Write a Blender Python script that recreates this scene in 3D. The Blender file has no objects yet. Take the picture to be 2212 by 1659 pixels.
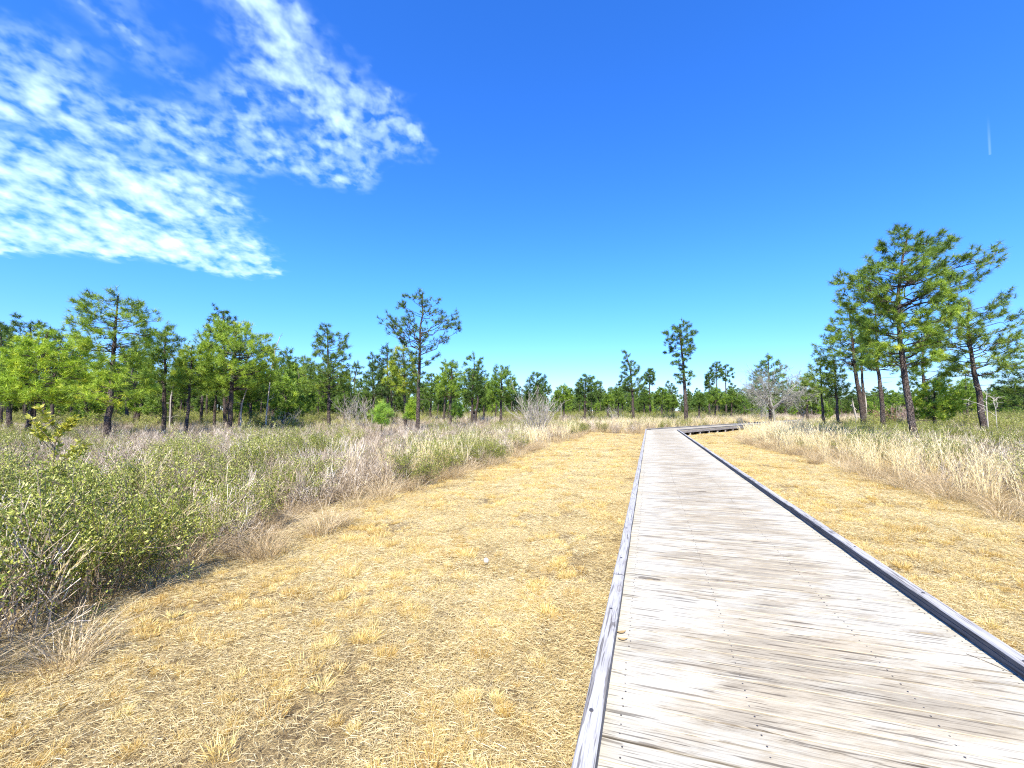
import bpy, math, random
import numpy as np
from mathutils import Vector, noise as mnoise

rs = np.random.RandomState(7)
random.seed(7)
S = bpy.context.scene
COL = S.collection

# ------------------------------------------------------------------ camera
GDECK = 0.45                  # deck surface above the ground
CZ = GDECK + 1.65             # eye height
PITCH = math.radians(3.57)
HEAD = math.radians(17.83)    # heading of the first walk segment, clockwise from +Y
cam = bpy.data.cameras.new("camera"); cam.lens = 15.0; cam.sensor_width = 36.0
cam.clip_start = 0.05; cam.clip_end = 6000
camo = bpy.data.objects.new("camera", cam); COL.objects.link(camo)
camo.location = (0, 0, CZ); camo.rotation_euler = (math.radians(90) + PITCH, 0, 0)
S.camera = camo
S.view_settings.view_transform = 'Standard'; S.view_settings.look = 'None'
S.view_settings.gamma = 1.0; S.view_settings.use_curve_mapping = False
S.view_settings.exposure = 1.1
S.cycles.use_denoising = False; S.cycles.filter_width = 1.15
S.cycles.max_bounces = 6; S.cycles.diffuse_bounces = 3; S.cycles.sample_clamp_indirect = 4.0

SUN_EL = math.radians(48); SUN_DIR = Vector((-0.10, -1.0, 0)).normalized()   # horizontal direction towards the sun

# ------------------------------------------------------------------ sky
W = bpy.data.worlds.new("World"); S.world = W; W.use_nodes = True
nt = W.node_tree; nt.nodes.clear()
def N(tree, typ, **kw):
    n = tree.nodes.new(typ)
    for k, v in kw.items():
        if k == 'inp':
            for a, b in v.items(): n.inputs[a].default_value = b
        else: setattr(n, k, v)
    return n
def math_node(tree, op, a, b=None, c=None, clamp=False):
    n = tree.nodes.new('ShaderNodeMath'); n.operation = op; n.use_clamp = clamp
    for i, v in enumerate((a, b, c)):
        if v is None: continue
        if isinstance(v, (int, float)): n.inputs[i].default_value = v
        else: tree.links.new(v, n.inputs[i])
    return n.outputs[0]
def vmath(tree, op, a, b=None, out=0):
    n = tree.nodes.new('ShaderNodeVectorMath'); n.operation = op
    for i, v in enumerate((a, b)):
        if v is None: continue
        if isinstance(v, (tuple, list)): n.inputs[i].default_value = v
        else: tree.links.new(v, n.inputs[i])
    return n.outputs[out]
def smooth(tree, v, lo, hi, tlo=0.0, thi=1.0):
    n = tree.nodes.new('ShaderNodeMapRange'); n.interpolation_type = 'SMOOTHSTEP'
    n.inputs[1].default_value = lo; n.inputs[2].default_value = hi
    n.inputs[3].default_value = tlo; n.inputs[4].default_value = thi
    tree.links.new(v, n.inputs[0]); return n.outputs[0]
def mixc(tree, fac, a, b, blend='MIX'):
    n = tree.nodes.new('ShaderNodeMix'); n.data_type = 'RGBA'; n.blend_type = blend
    for idx, v in ((0, fac), (6, a), (7, b)):
        if isinstance(v, (int, float)): n.inputs[idx].default_value = v
        elif isinstance(v, (tuple, list)): n.inputs[idx].default_value = tuple(v) + ((1,) if len(v) == 3 else ())
        else: tree.links.new(v, n.inputs[idx])
    return n.outputs[2]

SKY_STRENGTH = 0.10
sky = N(nt, 'ShaderNodeTexSky', sky_type='NISHITA', sun_disc=False, sun_elevation=SUN_EL,
        sun_rotation=math.atan2(SUN_DIR.x, SUN_DIR.y), air_density=1.0, dust_density=0.3, ozone_density=3.0, altitude=0)
tc = N(nt, 'ShaderNodeTexCoord')
hs = N(nt, 'ShaderNodeHueSaturation', inp={'Saturation': 1.25, 'Value': 1.0}); nt.links.new(sky.outputs[0], hs.inputs['Color'])
sep = N(nt, 'ShaderNodeSeparateXYZ'); nt.links.new(tc.outputs['Generated'], sep.inputs[0])
skyc = mixc(nt, 1.0, hs.outputs[0], mixc(nt, smooth(nt, sep.outputs[2], 0.0, 0.32), (0.66, 0.86, 1.40), (0.68, 1.08, 1.74)), 'MULTIPLY')
zc = math_node(nt, 'MAXIMUM', sep.outputs[2], 0.03)
px = math_node(nt, 'DIVIDE', sep.outputs[0], zc); py = math_node(nt, 'DIVIDE', sep.outputs[1], zc)
comb = N(nt, 'ShaderNodeCombineXYZ'); nt.links.new(px, comb.inputs[0]); nt.links.new(py, comb.inputs[1])
P0 = comb.outputs[0]                         # where the view ray meets a flat cloud layer
def seg_dist(tree, P, a, b):
    ab = Vector((b[0]-a[0], b[1]-a[1], 0)); L2 = ab.length_squared
    d = vmath(tree, 'SUBTRACT', P, (a[0], a[1], 0))
    t = math_node(tree, 'DIVIDE', vmath(tree, 'DOT_PRODUCT', d, tuple(ab), out=1), L2, clamp=True)
    sc = tree.nodes.new('ShaderNodeVectorMath'); sc.operation = 'SCALE'; sc.inputs[0].default_value = tuple(ab); tree.links.new(t, sc.inputs['Scale'])
    return vmath(tree, 'LENGTH', vmath(tree, 'SUBTRACT', d, sc.outputs[0]), out=1)
def noise_node(tree, vec, scale, detail=4, rough=0.5, dist=0.0, out='Fac', lac=2.0):
    n = N(tree, 'ShaderNodeTexNoise', inp={'Scale': scale, 'Detail': detail, 'Roughness': rough, 'Distortion': dist, 'Lacunarity': lac})
    if vec is not None: tree.links.new(vec, n.inputs['Vector'])
    return n.outputs[out]
wn = noise_node(nt, P0, 1.6, 3, 0.5, out='Color')
wob = vmath(nt, 'MULTIPLY', vmath(nt, 'SUBTRACT', wn, (0.5, 0.5, 0.5)), (0.30, 0.30, 0))
wn2 = noise_node(nt, P0, 5.5, 3, 0.6, out='Color')
wob2 = vmath(nt, 'MULTIPLY', vmath(nt, 'SUBTRACT', wn2, (0.5, 0.5, 0.5)), (0.30, 0.30, 0))
wob = vmath(nt, 'ADD', wob, wob2)
PW = vmath(nt, 'ADD', P0, wob)
# blobs: (ax, ay, bx, by, inner radius, outer radius, strength)
BL = [(-4.8, 1.95, -2.4, 2.25, 0.40, 0.68, 1.0), (-2.4, 2.3, -1.95, 2.72, 0.25, 0.52, 1.0), (-2.15, 1.72, -1.6, 1.95, 0.22, 0.50, 0.92),
      (-1.75, 2.05, -1.68, 2.45, 0.10, 0.36, 0.85), (-1.85, 1.25, -1.1, 1.58, 0.12, 0.36, 0.74), (-2.4, 1.12, -1.35, 1.13, 0.08, 0.30, 0.72),
      (-0.72, 0.72, -0.63, 1.2, 0.05, 0.22, 0.76), (-0.62, 1.2, -0.50, 1.5, 0.10, 0.27, 0.76), (-0.87, 1.35, -0.82, 1.75, 0.04, 0.22, 0.72),
      (-0.55, 1.5, -0.68, 1.74, 0.05, 0.22, 0.74), (-1.02, 0.9, -1.0, 1.35, 0.02, 0.22, 0.52)]
mask = None
for ax, ay, bx, by, r0, r1, st in BL:
    m = smooth(nt, seg_dist(nt, PW, (ax, ay), (bx, by)), r0, r1, st, 0.0)
    mask = m if mask is None else math_node(nt, 'MAXIMUM', mask, m)
zc2 = math_node(nt, 'ADD', sep.outputs[2], 0.30)
comb2 = N(nt, 'ShaderNodeCombineXYZ'); nt.links.new(math_node(nt, 'DIVIDE', sep.outputs[0], zc2), comb2.inputs[0]); nt.links.new(math_node(nt, 'DIVIDE', sep.outputs[1], zc2), comb2.inputs[1])
PC = comb2.outputs[0]
mp = N(nt, 'ShaderNodeMapping', vector_type='POINT', inp={'Rotation': (0, 0, math.radians(14)), 'Scale': (1.25, 0.85, 1)}); nt.links.new(PC, mp.inputs[0])
n1 = noise_node(nt, mp.outputs[0], 13.0, 3, 0.50, 0.3)
mp2 = N(nt, 'ShaderNodeMapping', vector_type='POINT', inp={'Rotation': (0, 0, math.radians(-20)), 'Scale': (1.0, 0.9, 1)}); nt.links.new(PC, mp2.inputs[0])
n2 = noise_node(nt, mp2.outputs[0], 27.0, 3, 0.5, 0.15)
n3 = noise_node(nt, P0, 2.6, 2, 0.5)
tex = math_node(nt, 'ADD', math_node(nt, 'MULTIPLY', n1, 0.55), math_node(nt, 'MULTIPLY', n2, 0.45))
tex = math_node(nt, 'ADD', tex, math_node(nt, 'MULTIPLY', math_node(nt, 'SUBTRACT', n3, 0.5), 0.35))
thr = math_node(nt, 'SUBTRACT', 0.74, math_node(nt, 'MULTIPLY', mask, 0.42))
cov = math_node(nt, 'MULTIPLY', math_node(nt, 'SUBTRACT', tex, math_node(nt, 'ADD', thr, 0.025)), 3.4, clamp=True)
cov = math_node(nt, 'MULTIPLY', cov, smooth(nt, mask, 0.02, 0.35))
veil = math_node(nt, 'MULTIPLY', math_node(nt, 'MULTIPLY', smooth(nt, mask, 0.15, 1.0), smooth(nt, n2, 0.34, 0.66)), 0.42)
cov = math_node(nt, 'MAXIMUM', cov, veil)
cov = math_node(nt, 'MULTIPLY', cov, smooth(nt, sep.outputs[2], 0.04, 0.2))
# short faint vapour trail high on the right
tr = smooth(nt, seg_dist(nt, P0, (1.60, 1.375), (1.87, 1.61)), 0.0005, 0.0055, 1.0, 0.0)
trf = math_node(nt, 'MULTIPLY', tr, smooth(nt, py, 1.37, 1.58, 0.0, 0.14))
cov = math_node(nt, 'MAXIMUM', cov, trf)
cloudc = (5.2, 6.9, 7.4)
skyc2 = mixc(nt, math_node(nt, 'MULTIPLY', cov, 0.93), skyc, cloudc)
bg = N(nt, 'ShaderNodeBackground', inp={'Strength': SKY_STRENGTH}); nt.links.new(skyc2, bg.inputs[0])
wo = N(nt, 'ShaderNodeOutputWorld'); nt.links.new(bg.outputs[0], wo.inputs[0])
W.cycles.sampling_method = 'MANUAL'; W.cycles.sample_map_resolution = 512

sl = bpy.data.lights.new("sun", 'SUN'); sl.energy = 5.0; sl.angle = math.radians(0.53); sl.color = (1.0, 0.94, 0.82)
so = bpy.data.objects.new("sun", sl); COL.objects.link(so)
sd = Vector((SUN_DIR.x*math.cos(SUN_EL), SUN_DIR.y*math.cos(SUN_EL), math.sin(SUN_EL)))
so.rotation_euler = sd.to_track_quat('Z', 'Y').to_euler(); so.location = sd*40

# ------------------------------------------------------------------ placing helpers
FS = 15/36*2212            # focal length in the 2212 px wide working copy of the photograph
def unproj(x, y, Y):
    """world X, Z of the picture point (x, y) at distance Y"""
    xc = (x-1106)/FS; yc = (829.5-y)/FS
    k = Y/(math.cos(PITCH)-yc*math.sin(PITCH))
    return xc*k, CZ + (math.sin(PITCH)+yc*math.cos(PITCH))*k
FW = Vector((math.sin(HEAD), math.cos(HEAD))); RT = Vector((math.cos(HEAD), -math.sin(HEAD)))
def wl(lat, along):        # walk frame -> world
    return (lat*RT.x+along*FW.x, lat*RT.y+along*FW.y)
def lw(x, y):              # world -> walk frame (works on arrays)
    return x*RT.x+y*RT.y, x*FW.x+y*FW.y
TURN = math.radians(27.5)
WL, WR = -0.36, 2.26       # outer edges of the deck in the walk frame
CORNER = 38.0              # where the right edge turns
F2 = Vector((math.sin(TURN), math.cos(TURN))); R2 = Vector((math.cos(TURN), -math.sin(TURN)))   # second segment, in the walk frame
def seg2(lat, along):      # walk frame point -> second segment frame with origin at the right corner
    dx = lat-WR; dy = along-CORNER
    return dx*R2.x+dy*R2.y, dx*F2.x+dy*F2.y

# ------------------------------------------------------------------ mesh builder
class MB:
    def __init__(s): s.v = []; s.n = 0; s.f = {3: [], 4: []}; s.t = {3: [], 4: []}; s.m = {3: [], 4: []}; s.ng = []
    def add(s, v, f, tint=0.5, mat=0):
        v = np.asarray(v, dtype=np.float32).reshape(-1, 3); f = np.asarray(f, dtype=np.int64)
        k = f.shape[1]; s.v.append(v); s.f[k].append(f+s.n); s.n += len(v)
        s.t[k].append(np.broadcast_to(np.asarray(tint, dtype=np.float32), (len(f),)))
        s.m[k].append(np.full(len(f), mat, dtype=np.int32))
    def mesh(s, name, mats, smooth=False):
        me = bpy.data.meshes.new(name)
        V = np.concatenate(s.v) if s.v else np.zeros((0, 3), np.float32)
        lp = []; st = []; tot = []; T = []; M = []; o = 0
        for k in (3, 4):
            if s.f[k]:
                F = np.concatenate(s.f[k]); lp.append(F.ravel()); st.append(o+np.arange(len(F))*k); tot.append(np.full(len(F), k)); o += F.size
                T.append(np.concatenate(s.t[k])); M.append(np.concatenate(s.m[k]))
        lp = np.concatenate(lp).astype(np.int32); st = np.concatenate(st).astype(np.int32); tot = np.concatenate(tot).astype(np.int32)
        me.vertices.add(len(V)); me.vertices.foreach_set('co', V.ravel())
        me.loops.add(len(lp)); me.loops.foreach_set('vertex_index', lp)
        me.polygons.add(len(st)); me.polygons.foreach_set('loop_start', st); me.polygons.foreach_set('loop_total', tot)
        me.polygons.foreach_set('material_index', np.concatenate(M))
        me.polygons.foreach_set('use_smooth', np.full(len(st), bool(smooth)))
        a = me.attributes.new('tint', 'FLOAT', 'FACE'); a.data.foreach_set('value', np.concatenate(T).astype(np.float32))
        for m in (mats if isinstance(mats, (list, tuple)) else [mats]): me.materials.append(m)
        me.update(calc_edges=True); me.validate()
        return me
def obj(name, me, parent=None, loc=None, link=True):
    o = bpy.data.objects.new(name, me)
    if link: COL.objects.link(o)
    if parent: o.parent = parent
    if loc is not None: o.location = loc
    return o
def tag(o, label=None, cat=None, group=None, kind=None):
    if label: o['label'] = label
    if cat: o['category'] = cat
    if group: o['group'] = group
    if kind: o['kind'] = kind
    return o
def empty(name, loc, rz=0.0, label=None, cat=None, group=None):
    o = bpy.data.objects.new(name, None); COL.objects.link(o); o.location = loc; o.rotation_euler = (0, 0, rz)
    o.empty_display_size = 0.3
    return tag(o, label, cat, group)

def nrm(a): return a/np.maximum(np.linalg.norm(a, axis=-1, keepdims=True), 1e-9)
def tube(mb, path, rad, sides=6, tint=0.5, mat=0, rough=0.0, r=None):
    P = np.asarray(path, float); n = len(P); R = np.broadcast_to(np.asarray(rad, float), (n,))
    T = nrm(np.gradient(P, axis=0))
    ref = np.array([0, 0, 1.0]) if abs(T[0, 2]) < 0.9 else np.array([1.0, 0, 0])
    A = nrm(np.cross(T, ref)); B = np.cross(T, A)
    ang = np.arange(sides)*2*math.pi/sides
    rr = R[:, None]*np.ones((n, sides))
    if rough: rr = rr*(1+(r or rs).uniform(-rough, rough, (n, sides)))
    V = P[:, None]+rr[..., None]*(np.cos(ang)[None, :, None]*A[:, None]+np.sin(ang)[None, :, None]*B[:, None])
    i = np.arange(n-1)[:, None]*sides; j = np.arange(sides)[None]; j2 = (j+1) % sides
    F = np.stack([i+j, i+j2, i+sides+j2, i+sides+j], -1).reshape(-1, 4)
    mb.add(V.reshape(-1, 3), F, tint, mat)
def blades(mb, base, d, length, width, r, tint, mat=0, droop=0.0, segs=1):
    """thin tapered blades: arrays of base (n,3), direction (n,3), length (n,), width (n,)"""
    base = np.asarray(base, float); d = nrm(np.asarray(d, float)); n = len(base)
    side = nrm(np.cross(d, nrm(r.normal(size=(n, 3)))+1e-6))
    L = np.asarray(length)[:, None]; Wd = np.asarray(width)[:, None]/2
    if segs == 1:
        V = np.stack([base-side*Wd, base+side*Wd, base+d*L-np.array([0, 0, 1])*droop*L], 1)
        mb.add(V.reshape(-1, 3), np.arange(3*n).reshape(n, 3), tint, mat)
    else:
        rows = []
        for k in range(segs):
            t = k/segs; w = Wd*(1-0.55*t)
            c = base+d*L*t-np.array([0, 0, 1])*droop*L*t*t
            rows += [c-side*w, c+side*w]
        rows.append(base+d*L-np.array([0, 0, 1])*droop*L)
        V = np.stack(rows, 1); m = V.shape[1]; o = np.arange(n)[:, None]*m
        mb.add(V.reshape(-1, 3), (o+np.array([[m-3, m-2, m-1]])), tint, mat)
        nb = mb.n-n*m
        for k in range(segs-1):
            f = (o+np.array([[2*k, 2*k+1, 2*k+3, 2*k+2]]))+nb
            mb.f[4].append(f); mb.t[4].append(np.broadcast_to(np.asarray(tint, np.float32), (n,))); mb.m[4].append(np.full(n, mat, np.int32))

# ------------------------------------------------------------------ materials
def newmat(name):
    m = bpy.data.materials.new(name); m.use_nodes = True; t = m.node_tree; t.nodes.clear()
    out = t.nodes.new('ShaderNodeOutputMaterial'); return m, t, out
def ramp(t, fac, stops):
    n = t.nodes.new('ShaderNodeValToRGB'); cr = n.color_ramp
    while len(cr.elements) < len(stops): cr.elements.new(0.5)
    for e, (p, c) in zip(cr.elements, stops): e.position = p; e.color = (*c, 1)
    t.links.new(fac, n.inputs[0]); return n.outputs[0]
def foliage(name, stops, trans=0.3, gloss=0.06, rough=0.5, objcol=False, rnd=0.35):
    m, t, out = newmat(name)
    at = N(t, 'ShaderNodeAttribute', attribute_name='tint'); oi = N(t, 'ShaderNodeObjectInfo')
    f = math_node(t, 'ADD', math_node(t, 'MULTIPLY', at.outputs['Fac'], 1-rnd), math_node(t, 'MULTIPLY', oi.outputs['Random'], rnd))
    c = ramp(t, f, stops)
    if objcol: c = mixc(t, 1.0, c, oi.outputs['Color'], 'MULTIPLY')
    d = N(t, 'ShaderNodeBsdfDiffuse'); tr = N(t, 'ShaderNodeBsdfTranslucent'); g = N(t, 'ShaderNodeBsdfGlossy', inp={'Roughness': rough})
    t.links.new(c, d.inputs[0]); t.links.new(mixc(t, 1.0, c, (1.0, 1.0, 0.6), 'MULTIPLY'), tr.inputs[0])
    g.inputs[0].default_value = (0.9, 0.95, 0.9, 1)
    a = N(t, 'ShaderNodeMixShader', inp={0: trans}); t.links.new(d.outputs[0], a.inputs[1]); t.links.new(tr.outputs[0], a.inputs[2])
    b = N(t, 'ShaderNodeMixShader', inp={0: gloss}); t.links.new(a.outputs[0], b.inputs[1]); t.links.new(g.outputs[0], b.inputs[2])
    t.links.new(b.outputs[0], out.inputs[0]); return m

M = {}
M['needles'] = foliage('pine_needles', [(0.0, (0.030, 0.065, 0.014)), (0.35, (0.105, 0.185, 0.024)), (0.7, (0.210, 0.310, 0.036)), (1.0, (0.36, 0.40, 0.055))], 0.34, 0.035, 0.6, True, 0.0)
M['leaf'] = foliage('shrub_leaves', [(0.0, (0.030, 0.055, 0.008)), (0.4, (0.15, 0.185, 0.018)), (0.72, (0.38, 0.395, 0.045)), (1.0, (0.74, 0.70, 0.24))], 0.25, 0.04, 0.55, False, 0.22)
M['yleaf'] = foliage('sapling_leaves', [(0.0, (0.16, 0.20, 0.02)), (0.5, (0.42, 0.42, 0.05)), (1.0, (0.70, 0.62, 0.12))], 0.35, 0.04, 0.5)
M['straw'] = foliage('dry_grass', [(0.0, (0.13, 0.07, 0.025)), (0.22, (0.44, 0.31, 0.13)), (0.6, (0.66, 0.52, 0.245)), (1.0, (0.88, 0.78, 0.50))], 0.28, 0.05, 0.5, False, 0.25)
M['tuft'] = foliage('clump_grass', [(0.0, (0.22, 0.10, 0.03)), (0.3, (0.52, 0.34, 0.10)), (0.65, (0.77, 0.58, 0.21)), (0.9, (0.92, 0.80, 0.42)), (1.0, (0.52, 0.54, 0.16))], 0.28, 0.05, 0.5, False, 0.4)
M['tan'] = foliage('tan_edge_grass', [(0.0, (0.18, 0.11, 0.05)), (0.4, (0.46, 0.335, 0.18)), (0.8, (0.70, 0.56, 0.34)), (1.0, (0.88, 0.77, 0.52))], 0.25, 0.05, 0.5, False, 0.35)
M['sedge'] = foliage('broomsedge_straw', [(0.0, (0.46, 0.31, 0.13)), (0.4, (0.74, 0.57, 0.28)), (1.0, (0.94, 0.85, 0.56))], 0.3, 0.05, 0.5, False, 0.3)
M['twig'] = foliage('bare_twigs', [(0.0, (0.07, 0.045, 0.025)), (0.4, (0.26, 0.19, 0.115)), (0.7, (0.48, 0.39, 0.28)), (1.0, (0.82, 0.74, 0.62))], 0.0, 0.05, 0.5, False, 0.35)
M['deadwood'] = foliage('grey_dead_wood', [(0.0, (0.20, 0.17, 0.145)), (1.0, (0.50, 0.455, 0.40))], 0.0, 0.05, 0.5, True, 0.0)
M['cone'] = foliage('pine_cone', [(0.0, (0.025, 0.017, 0.012)), (1.0, (0.075, 0.05, 0.035))], 0.0, 0.04, 0.5, False, 0.0)
M['dryleaf'] = foliage('fallen_leaf', [(0.0, (0.28, 0.19, 0.08)), (1.0, (0.45, 0.33, 0.15))], 0.1, 0.06, 0.4)
M['redleaf'] = foliage('red_brown_leaves', [(0.0, (0.16, 0.07, 0.045)), (1.0, (0.34, 0.17, 0.11))], 0.25, 0.05, 0.5, False, 0.2)

def bark():
    m, t, out = newmat('pine_bark')
    tcn = N(t, 'ShaderNodeTexCoord'); mpn = N(t, 'ShaderNodeMapping', inp={'Scale': (1, 1, 0.38)}); t.links.new(tcn.outputs['Object'], mpn.inputs[0])
    v = N(t, 'ShaderNodeTexVoronoi', feature='DISTANCE_TO_EDGE', inp={'Scale': 17.0}); t.links.new(mpn.outputs[0], v.inputs['Vector'])
    n = noise_node(t, mpn.outputs[0], 34, 4, 0.6); nb = noise_node(t, tcn.outputs['Object'], 1.7, 2, 0.5)
    e = smooth(t, v.outputs['Distance'], 0.0, 0.13)
    c = ramp(t, n, [(0.3, (0.05, 0.040, 0.033)), (0.5, (0.115, 0.09, 0.074)), (0.7, (0.25, 0.21, 0.18))])
    c = mixc(t, smooth(t, nb, 0.4, 0.7), c, mixc(t, 1.0, c, (0.78, 0.66, 0.58), 'MULTIPLY'))
    c = mixc(t, e, (0.016, 0.013, 0.011), c)
    p = N(t, 'ShaderNodeBsdfPrincipled', inp={'Roughness': 0.85, 'Specular IOR Level': 0.25}); t.links.new(c, p.inputs['Base Color'])
    b = N(t, 'ShaderNodeBump', inp={'Strength': 0.9, 'Distance': 0.03}); t.links.new(math_node(t, 'ADD', e, math_node(t, 'MULTIPLY', n, 0.5)), b.inputs['Height'])
    t.links.new(b.outputs[0], p.inputs['Normal']); t.links.new(p.outputs[0], out.inputs[0]); return m
M['bark'] = bark()

def wood(name, light, dark, tan, tan_amt, value=1.0, knots=True, spread=0.12, worn=False):
    """weathered timber: length along object X, width along Y; worn = foot-traffic stains that run on from plank to plank"""
    m, t, out = newmat(name)
    tcn = N(t, 'ShaderNodeTexCoord'); oi = N(t, 'ShaderNodeObjectInfo')
    at = N(t, 'ShaderNodeAttribute', attribute_name='tint')
    rnd = math_node(t, 'FRACT', math_node(t, 'ADD', oi.outputs['Random'], math_node(t, 'MULTIPLY', at.outputs['Fac'], 7.31)))
    off = N(t, 'ShaderNodeCombineXYZ')
    t.links.new(math_node(t, 'MULTIPLY', rnd, 57.0), off.inputs[0]); t.links.new(math_node(t, 'MULTIPLY', rnd, 31.0), off.inputs[1]); t.links.new(math_node(t, 'MULTIPLY', rnd, 11.0), off.inputs[2])
    P = vmath(t, 'ADD', tcn.outputs['Object'], off.outputs[0])
    def mapped(src, sc, rot=0.0):
        q = N(t, 'ShaderNodeMapping', inp={'Scale': sc, 'Rotation': (0, 0, rot)}); t.links.new(src, q.inputs[0]); return q.outputs[0]
    has = core = None; dk = None; warp = None
    if knots:
        vk = N(t, 'ShaderNodeTexVoronoi', feature='F1', inp={'Scale': 1.0, 'Randomness': 1.0}); t.links.new(mapped(P, (1.3, 5.0, 0.0)), vk.inputs['Vector'])
        dk = vk.outputs['Distance']; kr = N(t, 'ShaderNodeSeparateColor'); t.links.new(vk.outputs['Color'], kr.inputs[0])
        has = smooth(t, kr.outputs[0], 0.50, 0.56)
        cw = N(t, 'ShaderNodeCombineXYZ'); t.links.new(math_node(t, 'MULTIPLY', math_node(t, 'MULTIPLY', smooth(t, dk, 0.0, 0.45, 0.09, 0.0), has), 26.0), cw.inputs[1])
        Pg = vmath(t, 'ADD', mapped(P, (1.1, 24.0, 24.0)), cw.outputs[0])
    else: Pg = mapped(P, (0.55, 22.0, 22.0))
    g1 = noise_node(t, Pg, 1.0, 4, 0.55, 0.2)
    g2 = noise_node(t, mapped(P, (4.0, 110.0, 110.0)), 1.0, 2, 0.5)
    g3 = noise_node(t, mapped(P, (2.2, 52.0, 52.0)), 1.0, 2, 0.5)
    src = N(t, 'ShaderNodeNewGeometry').outputs['Position'] if worn else P
    st = noise_node(t, mapped(src, (0.85, 2.2, 2.2) if worn else (0.7, 6.0, 6.0), HEAD if worn else 0.0), 1.6, 7, 0.74)
    st2 = noise_node(t, mapped(src, (0.9, 3.4, 3.4), HEAD if worn else 0.0), 1.3, 3, 0.6)
    wear = st
    if worn:
        ox = N(t, 'ShaderNodeSeparateXYZ'); t.links.new(tcn.outputs['Object'], ox.inputs[0])
        edge = smooth(t, math_node(t, 'ABSOLUTE', ox.outputs[0]), 0.35, 1.25, 0.075, -0.13)
        wear = math_node(t, 'ADD', math_node(t, 'ADD', st, edge), math_node(t, 'ADD', math_node(t, 'MULTIPLY', math_node(t, 'SUBTRACT', rnd, 0.5), 0.13), math_node(t, 'MULTIPLY', math_node(t, 'SUBTRACT', g1, 0.5), 0.22)))
    wv = math_node(t, 'SINE', math_node(t, 'MULTIPLY', g1, 85.0))
    c = mixc(t, math_node(t, 'MULTIPLY', smooth(t, wear, 0.38, 0.68), tan_amt), light, tan)
    c = mixc(t, math_node(t, 'MULTIPLY', smooth(t, math_node(t, 'ADD', wear, math_node(t, 'MULTIPLY', math_node(t, 'SUBTRACT', st2, 0.5), 0.9)), 0.50, 0.80), 0.62), c, dark)
    c = mixc(t, math_node(t, 'MULTIPLY', smooth(t, wv, 0.0, 1.0), smooth(t, wear, 0.38, 0.62, 0.10, 0.34)), c, mixc(t, 1.0, c, (0.56, 0.50, 0.43), 'MULTIPLY'))
    c = mixc(t, smooth(t, g2, 0.52, 0.70, 0.0, 0.62), c, mixc(t, 1.0, c, (0.45, 0.43, 0.42), 'MULTIPLY'))
    c = mixc(t, smooth(t, g3, 0.61, 0.65, 0.0, 0.8), c, mixc(t, 1.0, c, (0.30, 0.28, 0.27), 'MULTIPLY'))
    c = mixc(t, smooth(t, g1, 0.625, 0.645, 0.0, 0.7), c, mixc(t, 1.0, c, (0.28, 0.25, 0.23), 'MULTIPLY'))
    if knots:
        ring = math_node(t, 'MULTIPLY', smooth(t, math_node(t, 'SINE', math_node(t, 'MULTIPLY', dk, 110.0)), 0.0, 0.9), smooth(t, dk, 0.06, 0.24, 0.55, 0.0))
        c = mixc(t, math_node(t, 'MULTIPLY', ring, has), c, mixc(t, 1.0, c, (0.42, 0.34, 0.28), 'MULTIPLY'))
        c = mixc(t, math_node(t, 'MULTIPLY', smooth(t, dk, 0.05, 0.28, 0.42, 0.0), has), c, mixc(t, 1.0, c, (0.55, 0.50, 0.46), 'MULTIPLY'))
        c = mixc(t, math_node(t, 'MULTIPLY', smooth(t, dk, 0.05, 0.065, 0.85, 0.0), has), c, (0.36, 0.27, 0.13))
    hsv = N(t, 'ShaderNodeHueSaturation', inp={'Saturation': 1.0}); t.links.new(c, hsv.inputs['Color'])
    t.links.new(math_node(t, 'ADD', math_node(t, 'MULTIPLY', math_node(t, 'FRACT', math_node(t, 'MULTIPLY', rnd, 3.7)), spread), (1-spread*0.5)*value), hsv.inputs['Value'])
    p = N(t, 'ShaderNodeBsdfPrincipled', inp={'Roughness': 0.75, 'Specular IOR Level': 0.25}); t.links.new(hsv.outputs[0], p.inputs['Base Color'])
    b = N(t, 'ShaderNodeBump', inp={'Strength': 0.35, 'Distance': 0.0012})
    t.links.new(math_node(t, 'SUBTRACT', math_node(t, 'MULTIPLY', g2, -0.6), smooth(t, g3, 0.58, 0.70)), b.inputs['Height'])
    t.links.new(b.outputs[0], p.inputs['Normal']); t.links.new(p.outputs[0], out.inputs[0]); return m
M['deck'] = wood('weathered_deck_wood', (0.44, 0.408, 0.32), (0.28, 0.245, 0.18), (0.375, 0.31, 0.20), 0.8, 1.0, worn=True)
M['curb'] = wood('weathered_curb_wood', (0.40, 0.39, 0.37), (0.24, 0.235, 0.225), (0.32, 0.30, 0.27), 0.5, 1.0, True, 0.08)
M['curbside'] = wood('shaded_curb_side', (0.115, 0.115, 0.125), (0.055, 0.055, 0.062), (0.10, 0.095, 0.09), 0.5, 1.05, False, 0.10)  # grey weathered side wood, darkened to paint in the shade on these faces
M['beam'] = wood('old_grey_beam_wood', (0.30, 0.285, 0.28), (0.11, 0.10, 0.10), (0.24, 0.21, 0.19), 0.6, knots=False)
M['post'] = wood('post_wood', (0.46, 0.43, 0.40), (0.24, 0.21, 0.19), (0.42, 0.37, 0.31), 0.6, knots=False)
def plain(name, col, rough=0.6, metal=0.0):
    m, t, out = newmat(name); tcn = N(t, 'ShaderNodeTexCoord')
    n = noise_node(t, tcn.outputs['Object'], 30, 3, 0.6)
    c = mixc(t, n, tuple(x*0.7 for x in col), tuple(min(1, x*1.25) for x in col))
    p = N(t, 'ShaderNodeBsdfPrincipled', inp={'Roughness': rough, 'Metallic': metal}); t.links.new(c, p.inputs['Base Color']); t.links.new(p.outputs[0], out.inputs[0]); return m
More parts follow.
